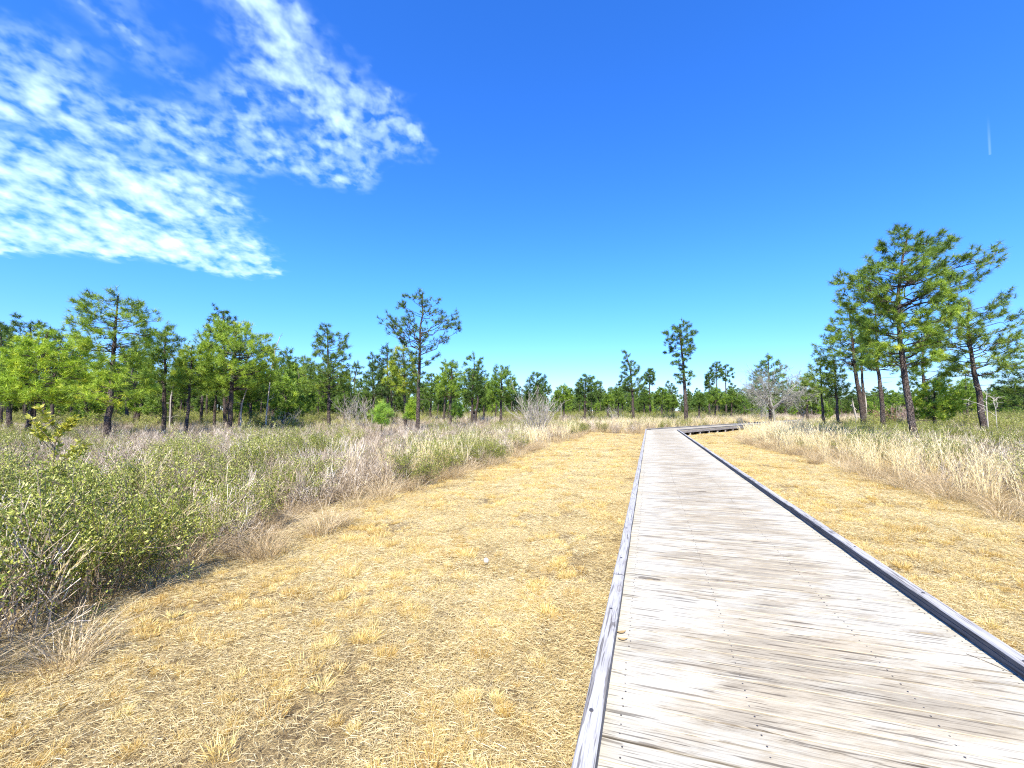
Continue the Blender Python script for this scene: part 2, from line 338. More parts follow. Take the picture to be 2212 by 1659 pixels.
M['nail'] = plain('nail_steel', (0.10, 0.09, 0.085), 0.5, 0.4)
M['stone'] = plain('pale_stone', (0.55, 0.52, 0.48), 0.8)

def ground_mat():
    m, t, out = newmat('soil_and_thatch'); tcn = N(t, 'ShaderNodeTexCoord'); P = tcn.outputs['Object']
    a = noise_node(t, P, 0.5, 4, 0.6); b = noise_node(t, P, 9.0, 5, 0.65); c1 = noise_node(t, P, 60.0, 4, 0.7); pat = noise_node(t, P, 2.2, 4, 0.6)
    c = ramp(t, b, [(0.3, (0.13, 0.09, 0.045)), (0.5, (0.33, 0.24, 0.11)), (0.72, (0.56, 0.43, 0.20))])
    c = mixc(t, smooth(t, c1, 0.40, 0.62, 0.6, 0.0), c, (0.06, 0.043, 0.028))
    c = mixc(t, smooth(t, pat, 0.58, 0.72, 0.0, 0.35), c, (0.20, 0.155, 0.105))
    c = mixc(t, smooth(t, a, 0.45, 0.65, 0.0, 0.2), c, (0.36, 0.28, 0.16))
    p = N(t, 'ShaderNodeBsdfPrincipled', inp={'Roughness': 0.95, 'Specular IOR Level': 0.1}); t.links.new(c, p.inputs['Base Color'])
    bm = N(t, 'ShaderNodeBump', inp={'Strength': 0.8, 'Distance': 0.03}); t.links.new(math_node(t, 'ADD', b, c1), bm.inputs['Height']); t.links.new(bm.outputs[0], p.inputs['Normal'])
    t.links.new(p.outputs[0], out.inputs[0]); return m
M['ground'] = ground_mat()

# ------------------------------------------------------------------ ground
def spaced(lo, hi, fine_lo, fine_hi, step, n_out):
    a = np.arange(fine_lo, fine_hi+step, step)
    l = fine_lo-np.geomspace(step*1.5, fine_lo-lo, n_out)[::-1]; r = a[-1]+np.geomspace(step*1.5, hi-a[-1], n_out)
    return np.concatenate([l, a, r])
gx = spaced(-2500, 2500, -14, 24, 0.22, 26); gy = spaced(-2500, 2500, -3, 44, 0.25, 26)
def gheight(x, y):
    return 0.022*math.sin(x*0.9+0.5*y)*math.sin(y*0.7) + 0.05*(mnoise.noise(Vector((x*0.8, y*0.8, 0)))) + 0.02*mnoise.noise(Vector((x*3.1, y*3.1, 5)))
XX, YY = np.meshgrid(gx, gy)
ZZ = np.array([[gheight(x, y) if (-40 < x < 60 and y < 80) else 0.0 for x in gx] for y in gy])-0.04
mb = MB(); nx = len(gx); ny = len(gy)
ii = (np.arange(ny-1)[:, None]*nx+np.arange(nx-1)[None]).reshape(-1)
mb.add(np.stack([XX, YY, ZZ], -1).reshape(-1, 3), np.stack([ii, ii+1, ii+nx+1, ii+nx], -1))
g = obj('ground', mb.mesh('ground', M['ground'], True)); tag(g, 'flat sandy ground with dead straw thatch on both sides of the walk', kind='structure')

# ------------------------------------------------------------------ boardwalk
def box_poly(mb, poly, z0, z1, ch=0.0, tint=0.5):
    """prism over a convex polygon (2-D list, counter-clockwise) with a small chamfer round its top edge"""
    p = np.array(poly, float); n = len(p)
    c = p.mean(0); inn = p-(p-c)/np.linalg.norm(p-c, axis=1, keepdims=True)*ch
    rows = [np.c_[p, np.full(n, z0)], np.c_[p, np.full(n, z1-ch)]]
    if ch: rows.append(np.c_[p-np.sign(p-c)*ch, np.full(n, z1)])
    V = np.concatenate(rows); k = len(rows); F = []
    for r in range(k-1):
        for i in range(n):
            j = (i+1) % n; F.append([r*n+i, r*n+j, (r+1)*n+j, (r+1)*n+i])
    mb.add(V, F, tint)
    base = mb.n-len(V)
    top = [(k-1)*n+i for i in range(n)]; bot = list(range(n))[::-1]
    for ring in (top, bot):
        if n == 4: mb.f[4].append(np.array([ring])+base); mb.t[4].append(np.full(1, tint, np.float32)); mb.m[4].append(np.zeros(1, np.int32))
        else:
            tri = np.array([[ring[0], ring[i], ring[i+1]] for i in range(1, n-1)])+base
            mb.f[3].append(tri); mb.t[3].append(np.full(len(tri), tint, np.float32)); mb.m[3].append(np.zeros(len(tri), np.int32))
def clip(poly, a, b, c):    # keep a*x+b*y<=c
    out = []
    for i in range(len(poly)):
        p = poly[i]; q = poly[(i+1) % len(poly)]; dp = a*p[0]+b*p[1]-c; dq = a*q[0]+b*q[1]-c
        if dp <= 0: out.append(p)
        if dp*dq < 0:
            t = dp/(dp-dq); out.append((p[0]+(q[0]-p[0])*t, p[1]+(q[1]-p[1])*t))
    return out

ROT1 = -HEAD; ROT2 = -(HEAD+TURN)
walk = empty('boardwalk', (0, 0, 0), 0, 'long weathered grey plank boardwalk that bends right, low curb timbers on both edges', 'boardwalk')
PW_, PIT = 0.1380, 0.1445
WID = WR-WL
plank_meshes = []
for k in range(10):
    mb = MB(); h = WID/2+random.uniform(-.004, .004); w = PW_/2-random.uniform(0, 0.0012)
    box_poly(mb, [(-h, -w), (h, -w), (h, w), (-h, w)], -0.038, 0.0, 0.0035, 0.0)
    plank_meshes.append(mb.mesh('plank', M['deck']))
def add_plank(me, lat, along, rot, parent=walk):
    x, y = wl(lat, along)
    o = obj('plank', me, parent, (x, y, GDECK+random.uniform(-0.0018, 0.0018)))
    o.rotation_euler = (random.uniform(-.004, .004), random.uniform(-.0006, .0006), rot+random.uniform(-.0007, .0007)+(math.pi if random.random() < 0.5 else 0))
    return o
mid = (WL+WR)/2
tanm = math.tan(TURN/2)
n_parts = 0; a = 0.5
while a < CORNER-0.08:
    add_plank(plank_meshes[random.randrange(10)], mid, a, ROT1); n_parts += 1; a += PIT
last1 = a
# mitred planks of both segments, then the second segment
def mitre_plank(frame_y0, seg):
    # polygon in the segment frame, origin at the right corner, X to the right, Y forward
    poly = [(-WID, frame_y0-PW_/2), (0, frame_y0-PW_/2), (0, frame_y0+PW_/2), (-WID, frame_y0+PW_/2)]
    s = 1 if seg == 1 else -1
    # mitre line through the origin: points (-u, u*tanm) in segment 1, (-u, -u*tanm) in segment 2
    poly = clip(poly, s*tanm, s*1.0, -0.002)
    return poly
y = last1-CORNER
while y-PW_/2 < WID*tanm:
    poly = mitre_plank(y, 1)
    if len(poly) >= 3 and (max(p[0] for p in poly)-min(p[0] for p in poly)) > 0.05:
        mb = MB(); box_poly(mb, [(p[0], p[1]-y) for p in poly], -0.038, 0, 0.0, 0.0)
        xw, yw = wl(WR, CORNER+y)
        o = obj('plank', mb.mesh('plank', M['deck']), walk, (xw, yw, GDECK)); o.rotation_euler = (0, 0, ROT1); n_parts += 1
    y += PIT
def s2w(u, v):     # segment 2 frame -> world
    lat = WR+u*R2.x+v*F2.x; al = CORNER+u*R2.y+v*F2.y
    return wl(lat, al)
y = -WID*tanm+0.06
while y-PW_/2 < 0.0:
    poly = mitre_plank(y, 2)
    if len(poly) >= 3 and (max(p[0] for p in poly)-min(p[0] for p in poly)) > 0.05:
        mb = MB(); box_poly(mb, [(p[0], p[1]-y) for p in poly], -0.038, 0, 0.0, 0.0)
        xw, yw = s2w(0, y)
        o = obj('plank', mb.mesh('plank', M['deck']), walk, (xw, yw, GDECK)); o.rotation_euler = (0, 0, ROT2); n_parts += 1
    y += PIT
while n_parts < 298:
    xw, yw = s2w(-WID/2, y)
    o = obj('plank', plank_meshes[random.randrange(10)], walk, (xw, yw, GDECK)); o.rotation_euler = (0, 0, ROT2); n_parts += 1; y += PIT
LEN2 = 75.0
mb = MB(); y0 = y; i = 0
while y < LEN2:
    h = WID/2; w = PW_/2; yy = y-y0; box_poly(mb, [(-h, yy-w), (h, yy-w), (h, yy+w), (-h, yy+w)], -0.038, random.uniform(-.001, .001), 0.0, random.random()); y += PIT
xw, yw = s2w(-WID/2, y0)
o = obj('far_planks', mb.mesh('far_planks', M['deck']), walk, (xw, yw, GDECK)); o.rotation_euler = (0, 0, ROT2); tag(o, kind='stuff')
mb = MB(); y = 0.5-PIT
while y > -5:
    h = WID/2; w = PW_/2; box_poly(mb, [(-h, y-w), (h, y-w), (h, y+w), (-h, y+w)], -0.038, 0.0, 0.0, random.random()); y -= PIT
xw, yw = wl(mid, 0)
o = obj('rear_planks', mb.mesh('rear_planks', M['deck']), walk, (xw, yw, GDECK)); o.rotation_euler = (0, 0, ROT1); tag(o, kind='stuff')

def timber(name, p0, p1, w, z0, z1, mat, ch=0.006, parent=walk, wob=0.0):
    """a squared timber between two world points; its length along object X"""
    p0 = Vector(p0); p1 = Vector(p1); L = (p1-p0).length; n = max(2, int(L/0.6)+1)
    xs = np.linspace(-L/2, L/2, n); dy = np.array([random.uniform(-wob, wob) for _ in xs]); dz = np.array([random.uniform(-wob, wob)*0.7 for _ in xs])
    h = w/2; H = z1-z0
    gr = 0.007 if mat == M['curb'] else 0.0
    prof = [(-h, 0), (h, 0), (h, H*.47), (h-gr, H*.50), (h, H*.53), (h, H-ch), (h-ch, H), (-h+ch, H), (-h, H-ch), (-h, H*.53), (-h+gr, H*.50), (-h, H*.47)]
    mb = MB(); V = np.array([[(x, py+dy[i], pz+(dz[i] if pz > 0 else 0)) for (py, pz) in prof] for i, x in enumerate(xs)])
    k = 12; F = [[i*k+j, i*k+(j+1) % k, (i+1)*k+(j+1) % k, (i+1)*k+j] for i in range(n-1) for j in range(k)]
    cap = [[0, 11, 2, 1], [11, 10, 3, 2], [10, 9, 4, 3], [9, 8, 5, 4], [8, 7, 6, 5]]; e_ = (n-1)*k
    F += cap+[[e_+q for q in c_[::-1]] for c_ in cap]
    mb.add(V.reshape(-1, 3), [f[::-1] for f in F])
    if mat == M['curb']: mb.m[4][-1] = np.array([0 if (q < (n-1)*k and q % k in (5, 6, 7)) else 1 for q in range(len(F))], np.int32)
    c = (p0+p1)/2; d = p1-p0
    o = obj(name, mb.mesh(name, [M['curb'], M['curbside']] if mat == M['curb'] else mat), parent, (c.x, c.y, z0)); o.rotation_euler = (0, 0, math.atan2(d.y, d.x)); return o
HC = 0.09
def curb_run(f, u, v0, v1, first):
    v = v0; L = first
    while v < v1:
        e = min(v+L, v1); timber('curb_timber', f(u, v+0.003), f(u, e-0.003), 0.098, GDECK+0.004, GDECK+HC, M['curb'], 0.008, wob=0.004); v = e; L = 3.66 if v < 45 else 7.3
fl = lambda u, v: wl(u, v)
lc = WL+0.05; rc = WR-0.055
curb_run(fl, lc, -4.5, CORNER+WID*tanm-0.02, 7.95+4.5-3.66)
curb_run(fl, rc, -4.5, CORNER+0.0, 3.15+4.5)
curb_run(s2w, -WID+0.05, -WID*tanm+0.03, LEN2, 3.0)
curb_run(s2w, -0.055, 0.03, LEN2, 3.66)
# rim beams under the deck edges, posts, stringers
def rim(f, u, v0, v1):
    v = v0
    while v < v1:
        e = min(v+4.26, v1); timber('rim_beam', f(u, v+0.004), f(u, e-0.004), 0.042, GDECK-0.038-0.185, GDECK-0.041, M['beam'], 0.004, wob=0.003); v = e
rim(fl, WL+0.025, -4.5, CORNER+WID*tanm-0.03); rim(fl, WR-0.025, -4.5, CORNER-0.03)
rim(s2w, -WID+0.025, -WID*tanm+0.05, LEN2); rim(s2w, -0.025, 0.05, LEN2)
for du in (0.85, 1.75):
    timber('stringer', wl(WL+du, -4.5), wl(WL+du, CORNER-0.3), 0.042, GDECK-0.225, GDECK-0.041, M['beam'])
    timber('stringer', s2w(-WID+du, 0.3), s2w(-WID+du, LEN2), 0.042, GDECK-0.225, GDECK-0.041, M['beam'])
def post(x, y, rz):
    mb = MB(); h = 0.07; box_poly(mb, [(-h, -h), (h, -h), (h, h), (-h, h)], 0, GDECK-0.225+0.15, 0.004, random.random())
    o = obj('post', mb.mesh('post', M['post']), walk, (x, y, -0.15)); o.rotation_euler = (0, 0, rz)
v = 1.2
while v < 37.5:
    post(*wl(WL+0.12, v), ROT1); post(*wl(WR-0.12, v), ROT1); v += 2.13
v = 0.35
while v < 60:
    post(*s2w(-0.115, v), ROT2); post(*s2w(-WID+0.115, v), ROT2); v += 2.13
for f, us, v0, v1 in ((s2w, None, 0.6, 60),):
    v = v0+0.8
    while v < v1:
        timber('cross_beam', s2w(-WID+0.09, v), s2w(-0.21, v), 0.06, GDECK-0.225-0.14, GDECK-0.228, M['beam']); v += 2.13
# bolt heads on the curb timbers, one part
mb = MB(); ang8 = np.arange(8)*math.pi/4
for u in (lc, rc):
    v = 1.1
    while v < 20:
        x, y = wl(u+random.uniform(-.012, .012), v+random.uniform(-.1, .1)); r_ = 0.011
        V = [(x+r_*math.cos(t), y+r_*math.sin(t), GDECK+HC+0.0045) for t in ang8]+[(x+r_*1.1*math.cos(t), y+r_*1.1*math.sin(t), GDECK+HC-0.006) for t in ang8]
        mb.add(V, [[0, 1, 2, 3], [0, 3, 4, 5], [0, 5, 6, 7]]+[[i+8, (i+1) % 8+8, (i+1) % 8, i] for i in range(8)]); v += 1.22
tag(obj('bolt_heads', mb.mesh('bolt_heads', M['nail']), walk), kind='stuff')
# nail heads, one part
mb = MB(); ang = np.arange(6)*math.pi/3
v = 0.5
while v < 13:
    for u in (WL+0.19, WL+0.87, WL+1.77, WR-0.16):
        for s in (-0.036, 0.036):
            x, y = wl(u+random.uniform(-.012, .012), v+s+random.uniform(-.006, .006)); r = 0.0048
            V = [(x+r*math.cos(t), y+r*math.sin(t), GDECK+0.0022) for t in ang]+[(x+r*1.1*math.cos(t), y+r*1.1*math.sin(t), GDECK-0.003) for t in ang]
            mb.add(V, [[0, 1, 2, 3], [0, 3, 4, 5]]+[[i+6, (i+1) % 6+6, (i+1) % 6, i] for i in range(6)])
    v += PIT
o = obj('nail_heads', mb.mesh('nail_heads', M['nail']), walk); tag(o, kind='stuff')

# ------------------------------------------------------------------ scattering (geometry nodes)
def template_collection(name, meshes):
    c = bpy.data.collections.new(name)
    for i, me in enumerate(meshes):
        o = bpy.data.objects.new(f'{name}_{i:02d}', me); c.objects.link(o)
    return c
def scatter(name, label, coll, pts, rot, scl, idx, kind='stuff'):
    """one object that sets a plant of the collection on every point"""
    n = len(pts); me = bpy.data.meshes.new(name); me.vertices.add(n); me.vertices.foreach_set('co', np.asarray(pts, np.float32).ravel())
    for an, ty, val in (('rot', 'FLOAT_VECTOR', rot), ('scl', 'FLOAT_VECTOR', scl)):
        at = me.attributes.new(an, ty, 'POINT'); at.data.foreach_set('vector', np.asarray(val, np.float32).ravel())
    at = me.attributes.new('idx', 'INT', 'POINT'); at.data.foreach_set('value', np.asarray(idx, np.int32))
    o = obj(name, me); tag(o, label, kind=kind)
    g = bpy.data.node_groups.new(name, 'GeometryNodeTree')
    g.interface.new_socket('Geometry', in_out='INPUT', socket_type='NodeSocketGeometry'); g.interface.new_socket('Geometry', in_out='OUTPUT', socket_type='NodeSocketGeometry')
    gi = g.nodes.new('NodeGroupInput'); go = g.nodes.new('NodeGroupOutput')
    ci = g.nodes.new('GeometryNodeCollectionInfo'); ci.inputs[0].default_value = coll; ci.inputs[1].default_value = True; ci.inputs[2].default_value = True
    ip = g.nodes.new('GeometryNodeInstanceOnPoints'); L = g.links.new
    def na(nm, ty):
        a = g.nodes.new('GeometryNodeInputNamedAttribute'); a.data_type = ty; a.inputs[0].default_value = nm
        return [s for s in a.outputs if s.enabled and s.name == 'Attribute'][0]
    L(gi.outputs[0], ip.inputs['Points']); L(ci.outputs[0], ip.inputs['Instance']); ip.inputs['Pick Instance'].default_value = True
    L(na('idx', 'INT'), ip.inputs['Instance Index'])
    e = g.nodes.new('FunctionNodeEulerToRotation'); L(na('rot', 'FLOAT_VECTOR'), e.inputs[0]); L(e.outputs[0], ip.inputs['Rotation'])
    L(na('scl', 'FLOAT_VECTOR'), ip.inputs['Scale']); L(ip.outputs[0], go.inputs[0])
    md = o.modifiers.new('plants', 'NODES'); md.node_group = g
    return o
def scat_arrays(n, nvar, smin, smax, tilt=0.05, zs=(0.85, 1.15)):
    rot = np.c_[rs.normal(0, tilt, n), rs.normal(0, tilt, n), rs.uniform(0, 2*math.pi, n)]
    s = rs.uniform(smin, smax, n); scl = np.c_[s, s, s*rs.uniform(*zs, n)]
    return rot, scl, rs.randint(0, nvar, n)

def pnoise(x, y, sc, seed=0.0):
    return np.array([mnoise.noise(Vector((a*sc, b*sc, seed))) for a, b in zip(x, y)])
def edge_dist(x, y):
    """signed distance past the edge of the mown strip (positive in the brush); also which side"""
    lat, al = lw(x, y)
    u2, v2 = seg2(lat, al)
    wob = 0.28*np.sin(al*0.42+1.0)+0.16*np.sin(al*1.3)+0.10*np.sin(al*3.1+lat)
    lb = np.interp(al, [0, 2.2, 4.5, 8, 12, 20, 30, 41], [4.95, 4.95, 5.25, 5.7, 5.85, 5.7, 5.5, 5.2])
    el = np.maximum(-lat-lb+wob*0.6, (al-41.0)+wob)                  # left of the first segment
    el = np.where(v2 > 0, np.where(u2 < 0, (-u2-WID-1.3)+wob*0.5, el), el)
    rb = np.interp(al, [0, 10, 18, 23, 32, 38], [6.4, 6.5, 6.6, 6.1, 5.8, 6.2])
    er1 = lat-rb+wob*0.6
    er = np.where(v2 > 0, np.minimum(er1, u2-3.8+wob*0.5), er1)
    left = (lat < 0.9) & ((v2 < 0) | (u2 < -WID/2)) | ((v2 > 0) & (u2 < -WID/2))
    e = np.where(left, el, er)
    return e, left
def on_walk(x, y, pad=0.0):
    lat, al = lw(x, y); u2, v2 = seg2(lat, al)
    a = (lat > WL-pad) & (lat < WR+pad) & (al < CORNER+0.7) & (al > -6)
    b = (u2 > -WID-pad) & (u2 < pad) & (v2 > -0.7) & (v2 < LEN2)
    return a | b
def zone(n, x0, x1, y0, y1, margin=1.32, pad=3.0):
    x = rs.uniform(x0, x1, n); y = rs.uniform(y0, y1, n)
    k = np.abs(x) < margin*y+pad
    return x[k], y[k]

# --- blades of the mown strip
def mat_patch(seed, n=1250, R=0.42):
    r = np.random.RandomState(seed); mb = MB()
    rr = R*np.sqrt(r.uniform(0, 1, n)); th = r.uniform(0, 2*math.pi, n)
    base = np.c_[rr*np.cos(th), rr*np.sin(th), r.uniform(-0.005, 0.028, n)]
    main = r.uniform(0, 2*math.pi); az = np.where(r.uniform(size=n) < 0.55, main+r.normal(0, 0.5, n), r.uniform(0, 2*math.pi, n)); el = np.abs(r.normal(0.10, 0.22, n))
    d = np.c_[np.cos(az)*np.cos(el), np.sin(az)*np.cos(el), np.sin(el)]
    blades(mb, base, d, r.uniform(0.025, 0.09, n), r.uniform(0.0017, 0.0034, n), r, np.clip(r.normal(0.68, 0.28, n), 0, 1), droop=0.12, segs=2)
    return mb.mesh('straw_mat', M['straw'])
def tuft_mesh(seed, n=110, R=0.05, h=0.10, mat='tuft', w=0.0036, tmean=0.55):
    r = np.random.RandomState(seed); mb = MB()
    rr = R*np.sqrt(r.uniform(0, 1, n)); th = r.uniform(0, 2*math.pi, n)
    base = np.c_[rr*np.cos(th), rr*np.sin(th), np.zeros(n)]
    el = r.uniform(0.55, 1.5, n); az = th+r.normal(0, 0.5, n)
    d = np.c_[np.cos(az)*np.cos(el), np.sin(az)*np.cos(el), np.sin(el)]
    blades(mb, base, d, r.uniform(0.5, 1.1, n)*h, r.uniform(0.7, 1.3, n)*w, r, np.clip(r.normal(tmean, 0.22, n), 0, 1), droop=0.22, segs=2)
    return mb.mesh('tuft', M[mat])
cm = template_collection('straw_mat', [mat_patch(10+i) for i in range(8)])
x, y = zone(26000, -16, 27, 1.0, 60, 1.32, 3)
e, lf = edge_dist(x, y); dist = np.hypot(x, y)
k = (e < 0.9) & ~on_walk(x, y, -0.05) & (rs.uniform(size=len(x)) < np.clip(1.25-dist/40, 0.30, 1)*0.85)
lat_, al_ = lw(x, y); k &= al_ < 62
x, y = x[k], y[k]; n = len(x)
rot, scl, idx = scat_arrays(n, 8, 0.85, 1.25, 0.04)
z = np.array([gheight(a, b) for a, b in zip(x, y)])-0.03
scatter('mown_straw', 'pale dead straw mat covering the mown strips beside the walk', cm, np.c_[x, y, z], rot, scl, idx)
print('mats', n)
ct = template_collection('clump_tuft', [tuft_mesh(30+i, random.choice((70, 100, 140)), random.uniform(.03, .08), random.uniform(.07, .125), tmean=random.uniform(.45, .78)) for i in range(10)])
x, y = zone(150000, -16, 27, 1.2, 50, 1.32, 3); e, lf = edge_dist(x, y); dist = np.hypot(x, y)
lat_, al_ = lw(x, y); pn = pnoise(lat_*1.5, al_*0.35, 0.9, 3.0)+0.7*pnoise(x, y, 2.7, 8.0)
prob = np.clip(0.80+1.5*pn, 0.12, 1)*np.where(lf, np.clip(1.15+e*0.17+(0.38*np.sin(lat_*3.6+0.25*np.sin(al_*0.5))), 0.12, 1), 0.9)*np.clip(1.5-dist/30, 0.3, 1)
k = (e < 0.3) & ~on_walk(x, y, 0.0) & (rs.uniform(size=len(x)) < prob)
x, y = x[k], y[k]; n = len(x); rot, scl, idx = scat_arrays(n, 10, 0.45, 1.1, 0.12); scl *= rs.choice([0.8, 1.0, 1.1, 1.45], n)[:, None]
z = np.array([gheight(a, b) for a, b in zip(x, y)])-0.04
scatter('mown_grass_tufts', 'short yellow straw-coloured grass tufts across the mown strips', ct, np.c_[x, y, z], rot, scl, idx)
print('tufts', n)

# --- long plants
def arch_stalks(mb, r, n, R, hmin, hmax, w, spread, bend, tintf, plume=0, mat=0, segs=6):
    for i in range(n):
        a = r.uniform(0, 2*math.pi); q = R*math.sqrt(r.uniform()); h = r.uniform(hmin, hmax)
        out = a+r.normal(0, 0.6); sp = abs(r.normal(0, spread)); t = np.linspace(0, 1, segs+1)
        bx = sp*h*t+bend*h*r.uniform(0.2, 1.3)*t**3
        P = np.c_[q*math.cos(a)+np.cos(out)*bx, q*math.sin(a)+np.sin(out)*bx, h*(t-0.28*bend*t**3)]
        s = np.array([math.sin(out), -math.cos(out), 0]); s2 = np.array([math.cos(out), math.sin(out), 0])
        ph = r.uniform(0, math.pi); sd = s*math.cos(ph)+s2*math.sin(ph)
        ww = w*np.where(t < 0.5, 1, 1.0)*(1-0.6*t)/2
        V = np.stack([P-sd*ww[:, None], P+sd*ww[:, None]], 1).reshape(-1, 3)
        F = np.array([[2*j, 2*j+1, 2*j+3, 2*j+2] for j in range(segs)])
        tv = float(np.clip(tintf(r), 0, 1)); mb.add(V, F, tv, mat)
        if plume:
            m = plume; tt = r.uniform(0.42, 1.0, m); B = np.stack([np.interp(tt, t, P[:, c]) for c in range(3)], 1)
            D = nrm(np.gradient(P, axis=0)); DD = np.stack([np.interp(tt, t, D[:, c]) for c in range(3)], 1)
            blades(mb, B, DD+r.normal(0, 0.20, (m, 3)), r.uniform(0.05, 0.11, m), r.uniform(0.006, 0.011, m), r, np.clip(r.normal(0.8, 0.2, m), 0, 1), mat)
def sedge_mesh(seed):
    r = np.random.RandomState(seed); mb = MB()
    arch_stalks(mb, r, r.randint(8, 16), 0.12, 0.80, 1.3, 0.008, 0.09, 0.22, lambda r: r.normal(0.65, 0.2), plume=20)
    arch_stalks(mb, r, 24, 0.14, 0.25, 0.60, 0.006, 0.45, 0.8, lambda r: r.normal(0.25, 0.22), segs=4)
    return mb.mesh('sedge', M['sedge'])
def edge_mesh(seed):
    r = np.random.RandomState(seed); mb = MB()
    arch_stalks(mb, r, 150, 0.20, 0.20, 0.58, 0.0055, 0.55, 0.9, lambda r: r.normal(0.55, 0.28), segs=4)
    return mb.mesh('edge_grass', M['tan'])
def branchy(mb, r, p, d, L, rad, depth, spread, up, tint, sides=3, kids=(2, 4), tips=None, mat=0, kink=0.25, taper=0.55, minrad=0.0016):
    n = 4 if depth > 0 else 3
    pts = [np.array(p)]; d = np.array(d, float)
    for i in range(n-1):
        d = d+r.normal(0, kink, 3)*0.5; d[2] += up*0.25; d = d/np.linalg.norm(d); pts.append(pts[-1]+d*L/(n-1))
    pts = np.array(pts); rr = np.linspace(rad, max(rad*taper, minrad), n)
    tube(mb, pts, rr, sides, float(np.clip(tint+r.normal(0, 0.12), 0, 1)), mat)
    if tips is not None and depth <= 1: tips.append((pts[-1], d.copy())); tips.append((pts[1], d.copy()))
    if depth == 0: return
    for k in range(r.randint(*kids)+(1 if depth > 1 else 0)):
        t = r.uniform(0.35, 1.0); b = np.array([np.interp(t*(n-1), range(n), pts[:, c]) for c in range(3)])
        nd = d+r.normal(0, spread, 3); nd[2] = nd[2]+up*0.3; nd = nd/np.linalg.norm(nd)
        branchy(mb, r, b, nd, L*r.uniform(0.45, 0.8), max(rad*(1-(1-taper)*t)*r.uniform(0.55, 0.8), minrad), depth-1, spread, up, tint, sides, kids, tips, mat, kink, taper, minrad)
def twig_mesh(seed):
    r = np.random.RandomState(seed); mb = MB()
    for i in range(14):
        a = r.uniform(0, 2*math.pi); q = 0.30*math.sqrt(r.uniform())
        branchy(mb, r, (q*math.cos(a), q*math.sin(a), 0), (math.cos(a)*0.35, math.sin(a)*0.35, 1), r.uniform(0.42, 0.68), 0.0075, 2, 0.62, 0.55, r.uniform(0.15, 0.95), kids=(2, 4), kink=0.38, minrad=0.0034)
    return mb.mesh('twig_shrub', M['twig'])
def leafshrub_mesh(seed, leafmat='leaf', n_stem=19, leafL=0.027, perTip=14, hscale=1.0):
    r = np.random.RandomState(seed); mb = MB(); tips = []
    for i in range(n_stem):
        a = r.uniform(0, 2*math.pi); q = 0.26*math.sqrt(r.uniform())
        branchy(mb, r, (q*math.cos(a), q*math.sin(a), 0), (math.cos(a)*0.45, math.sin(a)*0.45, 1), r.uniform(0.34, 0.55)*hscale, 0.005, 2, 0.55, 0.4, 0.3, kids=(2, 3), tips=tips, minrad=0.002)
    T = np.array([t[0] for t in tips]); D = np.array([t[1] for t in tips])
    B = np.repeat(T, perTip, 0)+r.normal(0, 0.028, (len(T)*perTip, 3)); DD = nrm(np.repeat(D, perTip, 0)+r.normal(0, 0.75, (len(B), 3)))
    leaves(mb, r, B, DD, r.uniform(0.6, 1.2, len(B))*leafL, 0.46, np.clip(r.normal(0.5, 0.30, len(B))+np.repeat(r.normal(0, 0.15, len(T)), perTip), 0, 1), 1)
    return mb.mesh('leafy_shrub', [M['twig'], M[leafmat]])
def leaves(mb, r, B, D, L, asp, tint, mat):
    n = len(B); side = nrm(np.cross(D, nrm(r.normal(size=(n, 3))))); L = L[:, None]; up = np.cross(side, D)
    m = B+D*L*0.45+up*L*0.06
    V = np.stack([B, m+side*L*asp/2, B+D*L, m-side*L*asp/2], 1).reshape(-1, 3)
    o = np.arange(n)[:, None]*4; mb.add(V, o+np.array([[0, 1, 2, 3]]), tint, mat)

c_sedge = template_collection('sedge', [sedge_mesh(50+i) for i in range(7)])
c_edge = template_collection('edge_grass', [edge_mesh(60+i) for i in range(6)])
c_twig = template_collection('twig_shrub', [twig_mesh(70+i) for i in range(6)])
c_leaf = template_collection('leafy_shrub', [leafshrub_mesh(80+i) for i in range(6)])

def put(name, label, coll, nvar, x, y, smin, smax, tilt=0.08, zs=(0.85, 1.15), z=-0.05):
    rot, scl, idx = scat_arrays(len(x), nvar, smin, smax, tilt, zs)
    scatter(name, label, coll, np.c_[x, y, np.full(len(x), z)], rot, scl, idx); print(name, len(x))
# tan grass along the edges and through the brush
x, y = zone(60000, -70, 90, 1.0, 75, 1.3, 4); e, lf = edge_dist(x, y); dist = np.hypot(x, y); U = rs.uniform(size=len(x))
lat_, al_ = lw(x, y); U = np.where(lf & (al_ < 11) & (e > -0.1), U*1.25, U)
k = (e > -0.15) & ~on_walk(x, y, 0.35) & (U < np.where(e < 1.3, np.clip(0.75+1.6*pnoise(x, y, 1.1, 6.0), 0.25, 1), np.clip(0.32-0.004*dist, 0.08, 1))*np.clip(1.2-dist/90, 0.3, 1)) & ((e < 1.3) | (dist < 40))
put('tan_edge_grass', 'tan bunches of uncut dry grass where the brush meets the mown strips', c_edge, 6, x[k], y[k], 0.75, 1.25)
# bare twiggy brush
x, y = zone(52000, -95, 120, 3.0, 90, 1.3, 4); e, lf = edge_dist(x, y); dist = np.hypot(x, y); U = rs.uniform(size=len(x))
gn = pnoise(x, y, 0.16, 1.0)+0.5*pnoise(x, y, 0.5, 2.0)
near_green = np.clip((10.5-y)/2.5, 0, 1)*np.where(lf, 1, 0)
k = (e > 0.7) & ~on_walk(x, y, 0.4) & (U < (0.85-0.45*near_green-0.3*np.clip(gn, 0, 1))*np.clip(1.25-dist/75, 0.25, 1))
k &= ~((~lf) & (e < 2.6) & (U > 0.12))
put('bare_brush', 'waist-high lilac-grey bare twig brush filling the open field', c_twig, 6, x[k], y[k], 0.75, 1.15)
